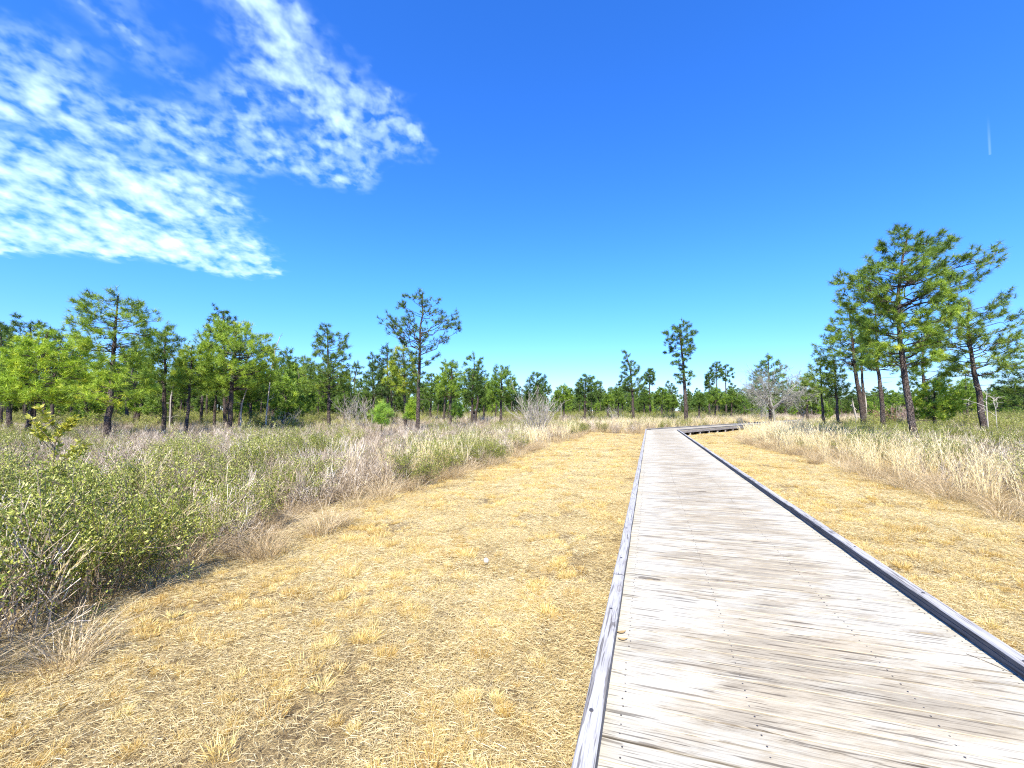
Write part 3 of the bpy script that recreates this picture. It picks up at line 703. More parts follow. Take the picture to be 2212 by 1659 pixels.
# green leafy brush
x, y = zone(34000, -80, 100, 2.0, 85, 1.3, 4); e, lf = edge_dist(x, y); dist = np.hypot(x, y); U = rs.uniform(size=len(x))
gn = pnoise(x, y, 0.16, 1.0)+0.5*pnoise(x, y, 0.5, 2.0); lat_, al_ = lw(x, y)
near_green = np.clip((11.0-y)/3.0, 0, 1)*np.where(lf & (e > 0.5), 1, 0)
mid_green = np.where(lf & (e > 0.4) & (e < 4.5) & (al_ > 9), np.clip(0.30+1.6*(gn+0.05), 0, 0.85), 0)
rest = np.clip(1.4*(gn-0.08), 0.04, 0.5)+np.where(~lf & (e > 2.2), 0.06, 0)
k = (e > np.where(lf & (al_ < 11), 0.2, 0.55)) & ~on_walk(x, y, 0.3) & (U < np.maximum(np.maximum(near_green*0.8, mid_green*0.8), rest)*np.clip(1.2-dist/80, 0.25, 1))
k &= ~((~lf) & (e < 1.6))
put('green_brush', 'green leafy evergreen shrubs growing thick in front of the bare brush', c_leaf, 6, x[k], y[k], 0.8, 1.55, zs=(0.75, 1.2))
# broomsedge
x, y = zone(52000, -20, 80, 2.0, 85, 1.3, 4); e, lf = edge_dist(x, y); U = rs.uniform(size=len(x)); lat_, al_ = lw(x, y); u2, v2 = seg2(lat_, al_)
gn = pnoise(x, y, 0.35, 9.0)
cl = np.exp(-((al_-12.3)/1.7)**2)*np.exp(-((e-1.0)/0.9)**2)*1.0+np.exp(-((al_-29)/9)**2)*np.exp(-((e-1.0)/1.1)**2)*0.6+np.where(e > 0.4, 0.012, 0)
pl = np.where(v2 > 0, np.where((-u2-WID > 1.4) & (-u2-WID < 11), np.clip(0.4+gn, 0.05, 0.6), 0), cl)
pl = np.where((al_ > 40.5) & (v2 < 3) & (e > 0) & (e < 8), np.clip(0.3+gn, 0.05, 0.5), pl)
pr = 0.85*np.clip(0.85+1.6*gn, 0.2, 1)*np.exp(-np.maximum(e-2.0, 0)/2.2)*np.where(e < 0.7, 0.5, 1)
k = (e > 0.25) & ~on_walk(x, y, 0.5) & (U < np.where(lf, pl, pr))
put('broomsedge', 'tall pale gold broomsedge stalks standing along the brush edges', c_sedge, 7, x[k], y[k], 0.78, 1.2)
x, y = zone(5200, 8, 80, 10, 60, 1.3, 4); e, lf = edge_dist(x, y); U = rs.uniform(size=len(x)); gn = pnoise(x, y, 0.18, 14.0)
k = ~lf & (e > 5.0) & ~on_walk(x, y, 3) & (U < np.clip(0.12+1.2*gn, 0.02, 0.6))
put('tall_right_brush', 'head-high grey-green shrubs behind the gold grass on the right', c_leaf, 6, x[k], y[k], 1.2, 1.8, zs=(0.75, 1.1))
# single tall stalks in the near left brush
def place_px(px, py, z):   # world point where the picture ray meets height z
    xc = (px-1106)/FS; yc = (829.5-py)/FS; d = (xc, math.cos(PITCH)-yc*math.sin(PITCH), math.sin(PITCH)+yc*math.cos(PITCH)); t = (z-CZ)/d[2]
    return d[0]*t, d[1]*t

# ------------------------------------------------------------------ trees
def quad_path(a, b, c, n):
    t = np.linspace(0, 1, n)[:, None]; return (1-t)**2*a+2*t*(1-t)*b+t*t*c
FULL = 1.6
def needle_tufts(mb, r, pos, axis, nn, L, wd, tint, mat=0):
    m = len(pos); pos = np.repeat(pos, nn, 0); ax = np.repeat(nrm(axis), nn, 0); k = len(pos)
    rnd = nrm(r.normal(size=(k, 3))); per = nrm(rnd-ax*(rnd*ax).sum(1, keepdims=True))
    th = r.uniform(0.15, 1.75, k)[:, None]
    d = ax*np.cos(th)+per*np.sin(th)
    base = pos+ax*r.uniform(-0.45, 0.25, (k, 1))*L
    tt = np.clip(np.repeat(tint, nn)+r.normal(0, 0.08, k), 0, 1)
    blades(mb, base, d, r.uniform(0.7, 1.1, k)*L, r.uniform(0.8, 1.2, k)*wd, r, tt, mat, droop=0.06)
def build_pine(r, trunk, rows, r0, nlimb, sub, per, nn, L, wd, tmean=0.45, rise=(0.1, 0.5), cones=0, dead=4, lobes=(), low_dead=None, sides=10, yellow_low=0.0, dens_lo=0.5, flat=0.9):
    """trunk: list of (x, y, z) from the ground; rows: (z, left, right) half-widths about the trunk, from low to high."""
    T = np.array(trunk, float); zt = T[:, 2]
    zz = np.linspace(zt[0], zt[-1], 15); path = np.stack([np.interp(zz, zt, T[:, 0])+r.normal(0, 0.02, 15), np.interp(zz, zt, T[:, 1])+r.normal(0, 0.02, 15), zz], 1)
    f = (zz-zz[0])/(zz[-1]-zz[0]); rad = r0*(1-0.80*f**1.1); rad[0] *= 1.22
    tm = MB(); tube(tm, path, rad, sides, rough=0.07, r=r)
    axis = lambda z: np.array([np.interp(z, zz, path[:, c]) for c in range(3)])
    R = np.array(rows, float); zr = R[:, 0]; wid = R[:, 1]+R[:, 2]
    cm_ = MB(); tp = []; td = []; conep = []
    # tip heights drawn by crown width
    zs = np.linspace(zr[0], zr[-1], 60); w = np.interp(zs, zr, wid)+0.15; cdf = np.cumsum(w)/w.sum()
    nlimb = int(nlimb*0.85); per = per+1
    for i in range(nlimb+len(lobes)):
        zt_ = float(np.interp((min(i, nlimb-1)+r.uniform())/nlimb, cdf, zs)); az = i*2.39996+r.normal(0, 0.35)
        if i >= nlimb: zt_ = lobes[i-nlimb][1]; az = r.normal(0, 0.3)+(0 if lobes[i-nlimb][0] > 0 else math.pi)
        c, s = math.cos(az), math.sin(az)
        side = np.interp(zt_, zr, R[:, 2] if c > 0 else R[:, 1]); avg = np.interp(zt_, zr, wid)/2*flat
        ln = (abs(c)*side+abs(s)*avg)/(abs(c)+abs(s))*(abs(c)+abs(s))**0.25
        ln *= 1-(1-r.uniform()**0.45)*(1-dens_lo)*1.1
        ln *= 0.93
        if i >= nlimb: ln = abs(lobes[i-nlimb][0])
        if ln < 0.15: continue
        ri = r.uniform(*rise)*ln; zb = max(zt_-ri, zr[0]-0.25*ln*0, zz[0]+0.8); zb = min(zb, zz[-1]-0.05)
        a = axis(zb); tip = axis(min(zt_, zz[-1]))*1.0; tip = np.array([tip[0]+c*ln, tip[1]+s*ln, zt_])
        m = (a+tip)/2; m[2] = a[2]+(tip[2]-a[2])*r.uniform(0.15, 0.55); m[:2] += r.normal(0, 0.06, 2)*ln
        P = quad_path(a, m, tip, 7); P[1:-1] += r.normal(0, 0.035*ln, (5, 3))
        lr = max(0.009, min(0.20*np.interp(zb, zz, rad)+0.008*ln, 0.045)); tube(tm, P, np.linspace(lr, 0.007, 7), 5)
        tp.append(P[-1]); td.append(nrm(P[-1]-P[-2]+np.array([0, 0, 0.12])))
        for k in range(max(2, int(sub*0.8*(0.5+ln/2.0)))):
            t = r.uniform(0.42, 0.98); b = np.array([np.interp(t*6, range(7), P[:, q]) for q in range(3)])
            dr = nrm(P[-1]-a); sgn = 1 if k % 2 else -1
            pr = np.array([-dr[1], dr[0], 0])*sgn
            d = nrm(dr*r.uniform(0.4, 1.0)+pr*r.uniform(0.5, 1.1)+np.array([0, 0, r.uniform(-0.05, 0.55)]))
            sl = ln*r.uniform(0.14, 0.34)*(1.25-t*0.6)+0.10; e = b+d*sl; mm = (b+e)/2+r.normal(0, 0.05*sl, 3)
            Q = quad_path(b, mm, e+np.array([0, 0, 0.12*sl]), 4); tube(tm, Q, np.linspace(0.010, 0.005, 4), 4)
            for q in range(per):
                u = 1.0 if q == 0 else r.uniform(0.6, 1.0); pt = np.array([np.interp(u*3, range(4), Q[:, h]) for h in range(3)])+(r.normal(0, 0.13, 3) if q else 0)
                tp.append(pt); td.append(nrm(d+np.array([0, 0, 0.35])+r.normal(0, 0.3, 3)))
            if cones and r.uniform() < cones: conep.append(np.array([np.interp(r.uniform(0.3, 0.9)*3, range(4), Q[:, h]) for h in range(3)])-np.array([0, 0, 0.04]))
    # leader
    for k in range(6): tp.append(axis(zz[-1]-0.12*k)+r.normal(0, 0.10, 3)); td.append(np.array([r.normal(0, 0.4), r.normal(0, 0.4), 1.0]))
    tp = np.array(tp); td = np.array(td)
    hgt = (tp[:, 2]-zr[0])/max(zr[-1]-zr[0], 0.1)
    nn = int(nn*FULL); wd = wd*1.0; L = L*1.12
    tint = np.clip(r.normal(tmean, 0.15, len(tp))+yellow_low*(0.5-np.clip(hgt, 0, 1)), 0, 0.98)
    needle_tufts(cm_, r, tp, td, nn, L, wd, tint)
    # dead stubs on the bare trunk
    lo = zz[0]+0.9; hi = max(zr[0], lo+0.3)
    for k in range(dead):
        z = r.uniform(lo, hi); az = r.uniform(0, 2*math.pi); ln = r.uniform(0.2, 1.1); a = axis(z)
        e = a+np.array([math.cos(az)*ln, math.sin(az)*ln, r.uniform(-0.2, 0.25)*ln]); tube(tm, quad_path(a, (a+e)/2+r.normal(0, .07, 3)*ln, e, 5), np.linspace(0.016, 0.004, 5), 4)
    if cones and conep:
        pm = MB(); C_ = np.array(conep); s = 0.042
        o8 = np.array([(0, 0, 1.5), (1, 0, 0), (0, 1, 0), (-1, 0, 0), (0, -1, 0), (0, 0, -1.2)])*s
        V = (C_[:, None]+o8[None]*r.uniform(0.8, 1.25, (len(C_), 1, 1))).reshape(-1, 3); F = np.array([[0, 1, 2], [0, 2, 3], [0, 3, 4], [0, 4, 1], [5, 2, 1], [5, 3, 2], [5, 4, 3], [5, 1, 4]])
        pm.add(V, (np.arange(len(C_))[:, None, None]*6+F[None]).reshape(-1, 3), 0.4)
    else: pm = None
    return tm, cm_, pm

HERO_SEED = [100]; HEROES = []
def hero_pine(label, Y, base, trunk_px, rows_px, r0=0.14, nlimb=60, sub=4, per=2, nn=20, L=0.24, wd=0.016, tmean=0.45, color=(1, 1, 1), group='pines standing in the field', name='pine_tree', cat='pine tree', short=None, lobes_px=(), **kw):
    """trunk and silhouette given as picture points, stood up at distance Y with real depth"""
    HERO_SEED[0] += 1; r = np.random.RandomState(HERO_SEED[0])
    pts = [unproj(px, py, Y) for px, py in trunk_px]
    pts.sort(key=lambda p: p[1])
    if pts[0][1] > 0:      # carry the trunk down to the ground
        (xa, za), (xb, zb) = pts[0], pts[-1]; sl = (xb-xa)/(zb-za)*0.8; pts.insert(0, (xa-sl*(za+0.1), -0.1))
    x0 = pts[0][0]; yj = 0.0; tr = []
    for i, (x, z) in enumerate(pts): tr.append((x-x0, yj, z)); yj += r.normal(0, 0.06)
    tz = [p[2] for p in tr]; tx = [p[0] for p in tr]
    rows = []
    for py, xl, xr in rows_px:
        Xl, z = unproj(xl, py, Y); Xr, _ = unproj(xr, py, Y); xc = np.interp(z, tz, tx)+x0
        rows.append((z, max(xc-Xl, 0.02), max(Xr-xc, 0.02)))
    rows.sort()
    kw['lobes'] = []
    for lx, ly in lobes_px:
        X_, z = unproj(lx, ly, Y); kw['lobes'].append((X_-x0-np.interp(z, tz, tx), z))
    tm, cm_, pm = build_pine(r, tr, rows, r0, nlimb, sub, per, nn, L, wd, tmean, **kw)
    if name == 'pine_tree': HEROES.append((x0/Y, short or ' '.join(label.split(',')[0].split()[:7])))
    root = empty(name, (x0, Y, 0), 0, label, cat, group)
    obj('trunk', tm.mesh('trunk', M['bark'], True), root)
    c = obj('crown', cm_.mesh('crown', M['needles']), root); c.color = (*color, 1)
    if pm: tag(obj('pine_cones', pm.mesh('pine_cones', M['cone']), root), kind='stuff')
    return root

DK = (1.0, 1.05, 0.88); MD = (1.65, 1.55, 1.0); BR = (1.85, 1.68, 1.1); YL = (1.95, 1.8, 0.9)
# right-hand group, nearest first
hero_pine('tallest pine on the right, at the edge of the gold grass, dark cones in crown', 19.8, None,
    [(1982, 986), (1968, 860), (1955, 750), (1950, 640), (1957, 560), (1975, 500)],
    [(790, 1900, 2010), (768, 1862, 2010), (745, 1905, 2040), (722, 1900, 2100), (690, 1880, 2075), (655, 1868, 2050), (625, 1822, 2085), (597, 1816, 2070), (575, 1850, 2055), (560, 1880, 2050), (540, 1890, 2040), (515, 1900, 2030), (495, 1912, 2000), (487, 1940, 1995)],
    lobes_px=[(2120, 575), (2128, 602), (2105, 612), (2118, 560), (2055, 535), (2045, 525), (2070, 570), (1822, 598), (1838, 590), (1835, 620)], r0=0.155, nlimb=92, sub=4.8, per=2, nn=30, L=0.25, wd=0.017, tmean=0.38, color=(1.75, 1.6, 1.25), cones=0.42, dead=3, yellow_low=0.35, rise=(0.15, 0.6))
hero_pine('leaning pine at the right edge of the picture with wide flat boughs', 28.0, None,
    [(2128, 914), (2114, 820), (2101, 740), (2098, 680), (2100, 650)],
    [(812, 2060, 2150), (790, 2040, 2190), (765, 2070, 2205), (745, 2010, 2205), (715, 2005, 2195), (690, 2020, 2185), (668, 2045, 2195), (650, 2050, 2205), (640, 2080, 2200)],
    r0=0.20, nlimb=62, sub=4.6, per=2, nn=20, L=0.30, wd=0.022, tmean=0.42, color=(1.5, 1.35, 1.1), cones=0.25, dead=8, yellow_low=0.3)
hero_pine('pine just left of the tallest right-hand pine, dark leaning fork at mid height', 29.0, None,
    [(1908, 924), (1900, 850), (1893, 790), (1890, 720), (1886, 668)],
    [(800, 1860, 1940), (780, 1850, 1950), (755, 1855, 1925), (720, 1850, 1930), (690, 1856, 1925), (662, 1868, 1912)],
    r0=0.16, nlimb=44, sub=4, per=2, nn=18, L=0.27, wd=0.02, tmean=0.36, color=MD, dead=7)
hero_pine('dense pine second left of the tallest right-hand pine, crown reaching left over the brush', 33.0, None,
    [(1866, 918), (1853, 840), (1842, 770), (1838, 700), (1832, 655)],
    [(790, 1790, 1865), (765, 1765, 1870), (740, 1762, 1872), (715, 1785, 1872), (685, 1792, 1868), (665, 1800, 1862), (650, 1812, 1850)],
    r0=0.19, nlimb=58, sub=4.5, per=2, nn=18, L=0.30, wd=0.024, tmean=0.40, color=(1.6, 1.5, 1.0), dead=6)
hero_pine('thin pine close behind the dense right-hand pine', 36.0, None, [(1868, 905), (1862, 830), (1858, 750), (1856, 700)],
    [(800, 1835, 1890), (770, 1830, 1892), (735, 1835, 1885), (705, 1845, 1870)], r0=0.15, nlimb=30, sub=4, nn=14, L=0.30, wd=0.028, tmean=0.34, color=MD)
hero_pine('small pine in the brush with a straight dark trunk, third from the tall right-hand pine', 33.0, None,
    [(1813, 918), (1809, 860), (1806, 810), (1806, 780)], [(860, 1780, 1835), (835, 1772, 1842), (810, 1780, 1838), (785, 1795, 1822)],
    r0=0.13, nlimb=34, sub=4, nn=16, L=0.28, wd=0.024, tmean=0.45, color=(1.1, 1.05, .9))
hero_pine('slim pine at the left end of the right-hand pine group', 34.0, None,
    [(1781, 916), (1776, 870), (1772, 820), (1770, 778)], [(848, 1745, 1795), (825, 1738, 1802), (800, 1745, 1795), (775, 1758, 1785)],
    r0=0.12, nlimb=32, sub=4, nn=16, L=0.28, wd=0.024, tmean=0.5, color=(1.2, 1.15, .9))
hero_pine('dark pine seen between the tallest right-hand pine and the leaning one', 40.0, None,
    [(1999, 905), (1997, 850), (1994, 800), (1993, 740)], [(835, 1975, 2030), (815, 1965, 2060), (790, 1970, 2070), (765, 1978, 2050), (740, 1985, 2020)],
    r0=0.2, nlimb=34, sub=4, nn=14, L=0.34, wd=0.034, tmean=0.28, color=MD)
hero_pine('dense pine at the far right edge, half outside the picture', 34.0, None,
    [(2235, 915), (2230, 850), (2228, 760)], [(880, 2150, 2290), (850, 2160, 2300), (815, 2170, 2300), (790, 2185, 2290), (765, 2200, 2260)],
    r0=0.2, nlimb=48, sub=4.5, nn=16, L=0.32, wd=0.028, tmean=0.38, color=(1.1, 1.05, .9), dead=3)
hero_pine('low bushy bright green pine behind the tallest right-hand pine', 31.0, None,
    [(2020, 905), (2018, 860), (2018, 822)], [(905, 1985, 2050), (885, 1972, 2062), (860, 1975, 2066), (840, 1985, 2058), (822, 2000, 2035)],
    r0=0.12, nlimb=64, sub=4.5, nn=18, L=0.24, wd=0.026, tmean=0.62, color=BR, dead=0, rise=(0.0, 0.3))
for k, (bx, tx, top) in enumerate([(2084, 2070, 828), (2093, 2085, 812)]):
    hero_pine(['slimmer of two thin pines left of the leaning right-hand pine', 'slightly taller of two thin pines left of the leaning right-hand pine'][k], 44.0+3*k, None,
        [(bx, 905), (tx, top)], [(880-20*k, bx-28, bx+26), (850, bx-30, bx+24), (top+6, tx-14, tx+16)], r0=0.12, nlimb=26, sub=4, nn=12, L=0.32, wd=0.036, tmean=0.35, color=MD)

# tall pines over the bend
hero_pine('tall lone pine behind the bend of the walk, bare trunk and layered lopsided crown', 52.0, None,
    [(1482, 915), (1480, 850), (1476, 780), (1470, 740), (1468, 700)],
    [(830, 1466, 1492), (818, 1452, 1500), (800, 1466, 1498), (796, 1474, 1480), (770, 1455, 1478), (790, 1440, 1472), (775, 1424, 1476), (758, 1424, 1502), (745, 1436, 1500), (728, 1428, 1504), (712, 1448, 1500), (702, 1448, 1492), (698, 1455, 1490)],
    r0=0.26, nlimb=60, sub=4, per=2, nn=16, L=0.34, wd=0.036, tmean=0.33, color=DK, dead=3, rise=(-0.15, 0.25))
hero_pine('tall pine with a broken crooked top left of the bend', 58.0, None,
    [(1369, 905), (1366, 850), (1362, 800), (1356, 775), (1349, 757)],
    [(845, 1340, 1395), (825, 1345, 1398), (805, 1345, 1388), (790, 1342, 1386), (778, 1346, 1362), (768, 1346, 1360), (757, 1346, 1352)],
    r0=0.2, nlimb=52, sub=4, nn=12, L=0.34, wd=0.036, tmean=0.3, color=DK, dead=4)
for k, (bx, top, wl_, wr_, lab) in enumerate([(1404, 797, 12, 16, 'slim pine right of the crooked-top pine'), (1532, 806, 10, 12, 'left and lowest of the three far pines rising over the trees right of the bend'),
        (1549, 783, 14, 13, 'middle and tallest of the three far pines right of the bend'), (1569, 790, 12, 20, 'right one of the three far pines right of the bend')]):
    Y = 75.0+6*k
    hero_pine(lab, Y, None, [(bx, 900), (bx-2, top)], [(top+34, bx-wl_*.7, bx+wr_*.5), (top+18, bx-wl_, bx+wr_), (top+6, bx-wl_*.8, bx+wr_*.8), (top, bx-5, bx+5)],
        r0=0.22, nlimb=26, sub=3, nn=10, L=0.45, wd=0.06, tmean=0.25, color=DK, dead=2)
hero_pine('green pine standing right behind the bare silver tree', 54.0, None, [(1664, 905), (1662, 840), (1660, 768)],
    [(870, 1625, 1700), (845, 1612, 1712), (815, 1618, 1708), (790, 1632, 1695), (768, 1650, 1678)], r0=0.2, nlimb=60, sub=4, nn=14, L=0.36, wd=0.036, tmean=0.42, color=(1, 1.05, .9))
hero_pine('pine right of the bare silver tree, near the slim trunks', 48.0, None, [(1745, 905), (1743, 860), (1742, 808)],
    [(875, 1722, 1770), (850, 1715, 1775), (825, 1722, 1768), (808, 1735, 1752)], r0=0.16, nlimb=40, sub=4, nn=14, L=0.34, wd=0.034, tmean=0.42, color=MD)

# left field, from the left edge
hero_pine('pine with a leaning trunk and rounded high crown, nearest in the left field', 23.0, None,
    [(231, 940), (238, 880), (246, 800), (252, 720), (258, 640)],
    [(872, 190, 262), (855, 165, 330), (830, 185, 320), (800, 200, 300), (775, 195, 310), (748, 176, 335), (730, 178, 340), (700, 176, 338), (672, 178, 325), (655, 186, 312), (640, 210, 285), (629, 245, 272)],
    r0=0.17, nlimb=78, sub=4.8, per=2, nn=20, L=0.28, wd=0.018, tmean=0.50, color=BR, dead=10, yellow_low=0.40, rise=(0.0, 0.4))
hero_pine('wide yellow-green pine at the left, boughs low over the brush', 25.0, None,
    [(66, 895), (75, 830), (95, 760), (110, 715)],
    [(868, 30, 190), (850, 30, 235), (825, 45, 235), (800, 48, 230), (775, 52, 225), (752, 85, 215), (735, 100, 190), (722, 130, 170)],
    r0=0.14, nlimb=88, sub=4.8, per=2, nn=20, L=0.28, wd=0.019, tmean=0.58, color=YL, dead=4, rise=(-0.1, 0.25))
hero_pine('dark bushy pine cut by the left edge of the picture', 30.0, None, [(22, 900), (10, 820), (0, 710)],
    [(870, -60, 45), (830, -70, 50), (790, -65, 52), (750, -60, 48), (722, -40, 30), (705, -20, 12)], r0=0.17, nlimb=66, sub=4.5, nn=18, L=0.30, wd=0.024, tmean=0.30, color=(0.85, 0.9, 0.8))
hero_pine('flat-topped dark pine behind the yellow-green pine', 44.0, None, [(72, 900), (70, 800), (68, 700)],
    [(790, 40, 110), (760, 20, 118), (735, 15, 125), (712, 8, 126), (698, 15, 110), (692, 40, 95)], r0=0.2, nlimb=54, sub=4, nn=14, L=0.34, wd=0.034, tmean=0.28, color=DK)
hero_pine('pine just right of the leaning left-field pine, forked limbs, whitened dead twigs', 28.0, None, [(355, 912), (356, 850), (358, 790), (360, 708)],
    [(825, 300, 405), (800, 305, 410), (775, 318, 405), (745, 325, 400), (722, 338, 390), (706, 350, 378)], r0=0.15, nlimb=58, sub=4.5, nn=18, L=0.29, wd=0.022, tmean=0.46, color=(1.15, 1.15, .9), dead=14, yellow_low=0.3)
hero_pine('slender low pine with yellow-green boughs between two taller left-field pines', 27.0, None, [(404, 916), (407, 860), (412, 800), (415, 745)],
    [(850, 375, 440), (832, 370, 450), (805, 375, 460), (780, 382, 455), (758, 395, 440), (745, 405, 425)], r0=0.12, nlimb=52, sub=4.5, nn=18, L=0.28, wd=0.020, tmean=0.6, color=(1.5, 1.4, .95), dead=8)
hero_pine('broad round-crowned bright green pine in the left field', 29.0, None, [(496, 916), (500, 860), (504, 790), (510, 740), (512, 698)],
    [(842, 462, 560), (820, 455, 585), (795, 440, 610), (768, 425, 612), (745, 425, 600), (722, 432, 585), (705, 452, 560), (692, 488, 535)],
    r0=0.17, nlimb=86, sub=4.8, nn=20, L=0.29, wd=0.020, tmean=0.52, color=BR, dead=8, rise=(0.1, 0.55))
hero_pine('dark-topped pine poking up behind the broad bright green pine', 42.0, None, [(486, 900), (484, 800), (482, 672)],
    [(760, 455, 520), (730, 448, 522), (705, 445, 520), (685, 455, 512), (668, 468, 495)], r0=0.18, nlimb=50, sub=4, nn=14, L=0.32, wd=0.032, tmean=0.2, color=DK)
hero_pine('slim pine with its trunk left of the broad pine trunk', 34.0, None, [(465, 908), (468, 850), (470, 780)],
    [(855, 440, 500), (825, 440, 505), (800, 448, 500), (780, 460, 485)], r0=0.12, nlimb=36, sub=4, nn=16, L=0.28, wd=0.024, tmean=0.5, color=MD)
hero_pine('pine with a dark trunk leaning left beside the whitened snag', 33.0, None, [(519, 905), (524, 860), (530, 800)],
    [(860, 500, 560), (835, 498, 580), (812, 505, 570), (798, 515, 550)], r0=0.13, nlimb=36, sub=4, nn=16, L=0.28, wd=0.024, tmean=0.45, color=MD)
hero_pine('pine right of the whitened snag, straight dark trunk', 34.0, None, [(540, 908), (543, 850), (546, 780)],
    [(868, 530, 600), (840, 525, 618), (812, 528, 615), (785, 538, 590)], r0=0.13, nlimb=44, sub=4, nn=16, L=0.28, wd=0.024, tmean=0.4, color=MD)
hero_pine('narrow two-tier pine midway between the broad green pine and the tall open pine', 34.0, None, [(711, 912), (710, 840), (708, 780), (706, 708)],
    [(850, 660, 740), (828, 640, 755), (805, 640, 758), (785, 655, 752), (762, 678, 755), (745, 675, 762), (725, 680, 758), (710, 690, 740), (701, 700, 712)],
    r0=0.15, nlimb=72, sub=4.5, nn=18, L=0.28, wd=0.023, tmean=0.44, color=(1.05, 1.05, .9), dead=8, cones=0.12, yellow_low=0.3)
hero_pine('tall open-crowned pine with many cones, alone in the middle of the field', 28.5, None,
    [(902, 928), (904, 860), (906, 780), (910, 700), (914, 635)],
    [(842, 895, 915), (820, 880, 925), (806, 880, 935), (790, 890, 960), (765, 880, 955), (745, 872, 950), (730, 845, 985), (712, 818, 1003), (690, 814, 1003), (672, 818, 1000), (660, 842, 968), (642, 872, 962), (626, 898, 935)],
    r0=0.15, nlimb=54, sub=4.2, per=1, nn=22, L=0.25, wd=0.020, tmean=0.36, color=(1.0, 1.02, .95), cones=0.65, dead=5, rise=(0.25, 0.8))
hero_pine('yellow-tinged pine whose low boughs reach left of the tall open pine', 31.0, None, [(876, 915), (874, 860), (872, 790), (870, 745)],
    [(848, 845, 900), (830, 826, 905), (808, 824, 905), (790, 836, 900), (765, 842, 890), (748, 858, 882)], r0=0.13, nlimb=56, sub=4.5, nn=18, L=0.27, wd=0.022, tmean=0.66, color=(1.6, 1.4, .9))
hero_pine('dark pine behind the tall open pine, left of its trunk', 42.0, None, [(838, 905), (838, 840), (836, 745)],
    [(855, 800, 875), (825, 798, 878), (795, 805, 872), (770, 815, 858), (748, 826, 846)], r0=0.16, nlimb=56, sub=4, nn=14, L=0.32, wd=0.032, tmean=0.28, color=(0.8, 0.85, .8))
hero_pine('small dark pine right of the bare silver shrub trees', 44.0, None, [(808, 905), (806, 840), (804, 762)],
    [(860, 780, 830), (830, 778, 832), (800, 785, 825), (775, 795, 815)], r0=0.15, nlimb=40, sub=4, nn=14, L=0.32, wd=0.032, tmean=0.28, color=DK)
hero_pine('pine right of the tall open pine with a narrow spiky head', 40.0, None, [(973, 900), (974, 850), (976, 778)],
    [(858, 945, 1005), (835, 940, 1008), (812, 955, 1000), (798, 963, 993), (782, 962, 992)], r0=0.14, nlimb=52, sub=4, nn=14, L=0.30, wd=0.03, tmean=0.42, color=MD)
hero_pine('dark open pine third right of the tall open pine', 46.0, None, [(1020, 890), (1020, 850), (1022, 795)],
    [(860, 1000, 1048), (835, 996, 1050), (812, 1002, 1044), (795, 1012, 1032)], r0=0.16, nlimb=42, sub=4, nn=14, L=0.32, wd=0.032, tmean=0.24, color=DK)
hero_pine('bright green pine left of the fan-shaped bare tree', 45.0, None, [(1082, 893), (1083, 850), (1084, 790)],
    [(868, 1050, 1110), (845, 1045, 1115), (822, 1050, 1116), (804, 1060, 1104), (790, 1072, 1096)], r0=0.16, nlimb=58, sub=4.2, nn=15, L=0.32, wd=0.032, tmean=0.5, color=(1.15, 1.2, .95))
hero_pine('pine behind the fan-shaped bare tree', 56.0, None, [(1161, 893), (1160, 850), (1160, 804)],
    [(865, 1132, 1190), (842, 1128, 1192), (822, 1138, 1184), (805, 1150, 1172)], r0=0.17, nlimb=46, sub=4, nn=13, L=0.36, wd=0.04, tmean=0.26, color=DK)
hero_pine('round pine first right of the fan-shaped bare tree', 62.0, None, [(1218, 890), (1218, 832)],
    [(870, 1200, 1236), (850, 1196, 1240), (835, 1208, 1230)], r0=0.17, nlimb=40, sub=4, nn=12, L=0.38, wd=0.045, tmean=0.4, color=MD)
hero_pine('spreading dark pine second right of the fan-shaped bare tree', 60.0, None, [(1263, 893), (1264, 850), (1266, 811)],
    [(868, 1246, 1290), (845, 1243, 1296), (825, 1248, 1302), (811, 1262, 1282)], r0=0.17, nlimb=46, sub=4, nn=12, L=0.38, wd=0.045, tmean=0.26, color=DK)
for k, (px_, w_, top, lab) in enumerate([(1313, 15, 852, 'low pine left of the crooked-top pine'), (1335, 16, 838, 'pine close on the left of the crooked-top pine'), (1391, 16, 842, 'green pine close on the right of the crooked-top pine'),
        (1430, 20, 838, 'bright pine left of the tall lone pine'), (1452, 12, 855, 'small pine just left of the tall lone pine trunk'), (1510, 18, 852, 'low green pine right of the tall lone pine'),
        (1545, 26, 838, 'broad green pine below the three far pines'), (1580, 22, 842, 'green pine below and right of the three far pines'), (930, 26, 806, 'green pine directly behind the tall open pine'),
        (655, 26, 768, 'pine left of the narrow two-tier pine'), (590, 22, 800, 'dark pine behind the fan of bare twigs right of the broad pine'), (290, 34, 745, 'dark green pine behind the leaning left-field pine'), (155, 30, 742, 'pine behind the yellow-green pine, right of the flat-topped one'),
        (1045, 18, 815, 'pine between the dark open pine and the bright green pine')]):
    Y = 50+3.1*(k % 5)+(14 if 1300 < px_ < 1600 else 0)-(10 if px_ < 700 else 0)
    hero_pine(lab, Y, None, [(px_, 893), (px_+2, top)], [(872, px_-w_*.9, px_+w_*.9), (top+24, px_-w_, px_+w_), (top+10, px_-w_*.7, px_+w_*.7), (top, px_-5, px_+5)],
        r0=0.17, nlimb=46, sub=4, nn=13, L=0.36, wd=0.042, tmean=[0.3, 0.45, 0.38][k % 3], color=[MD, (1.1, 1.12, .9), DK][k % 3])
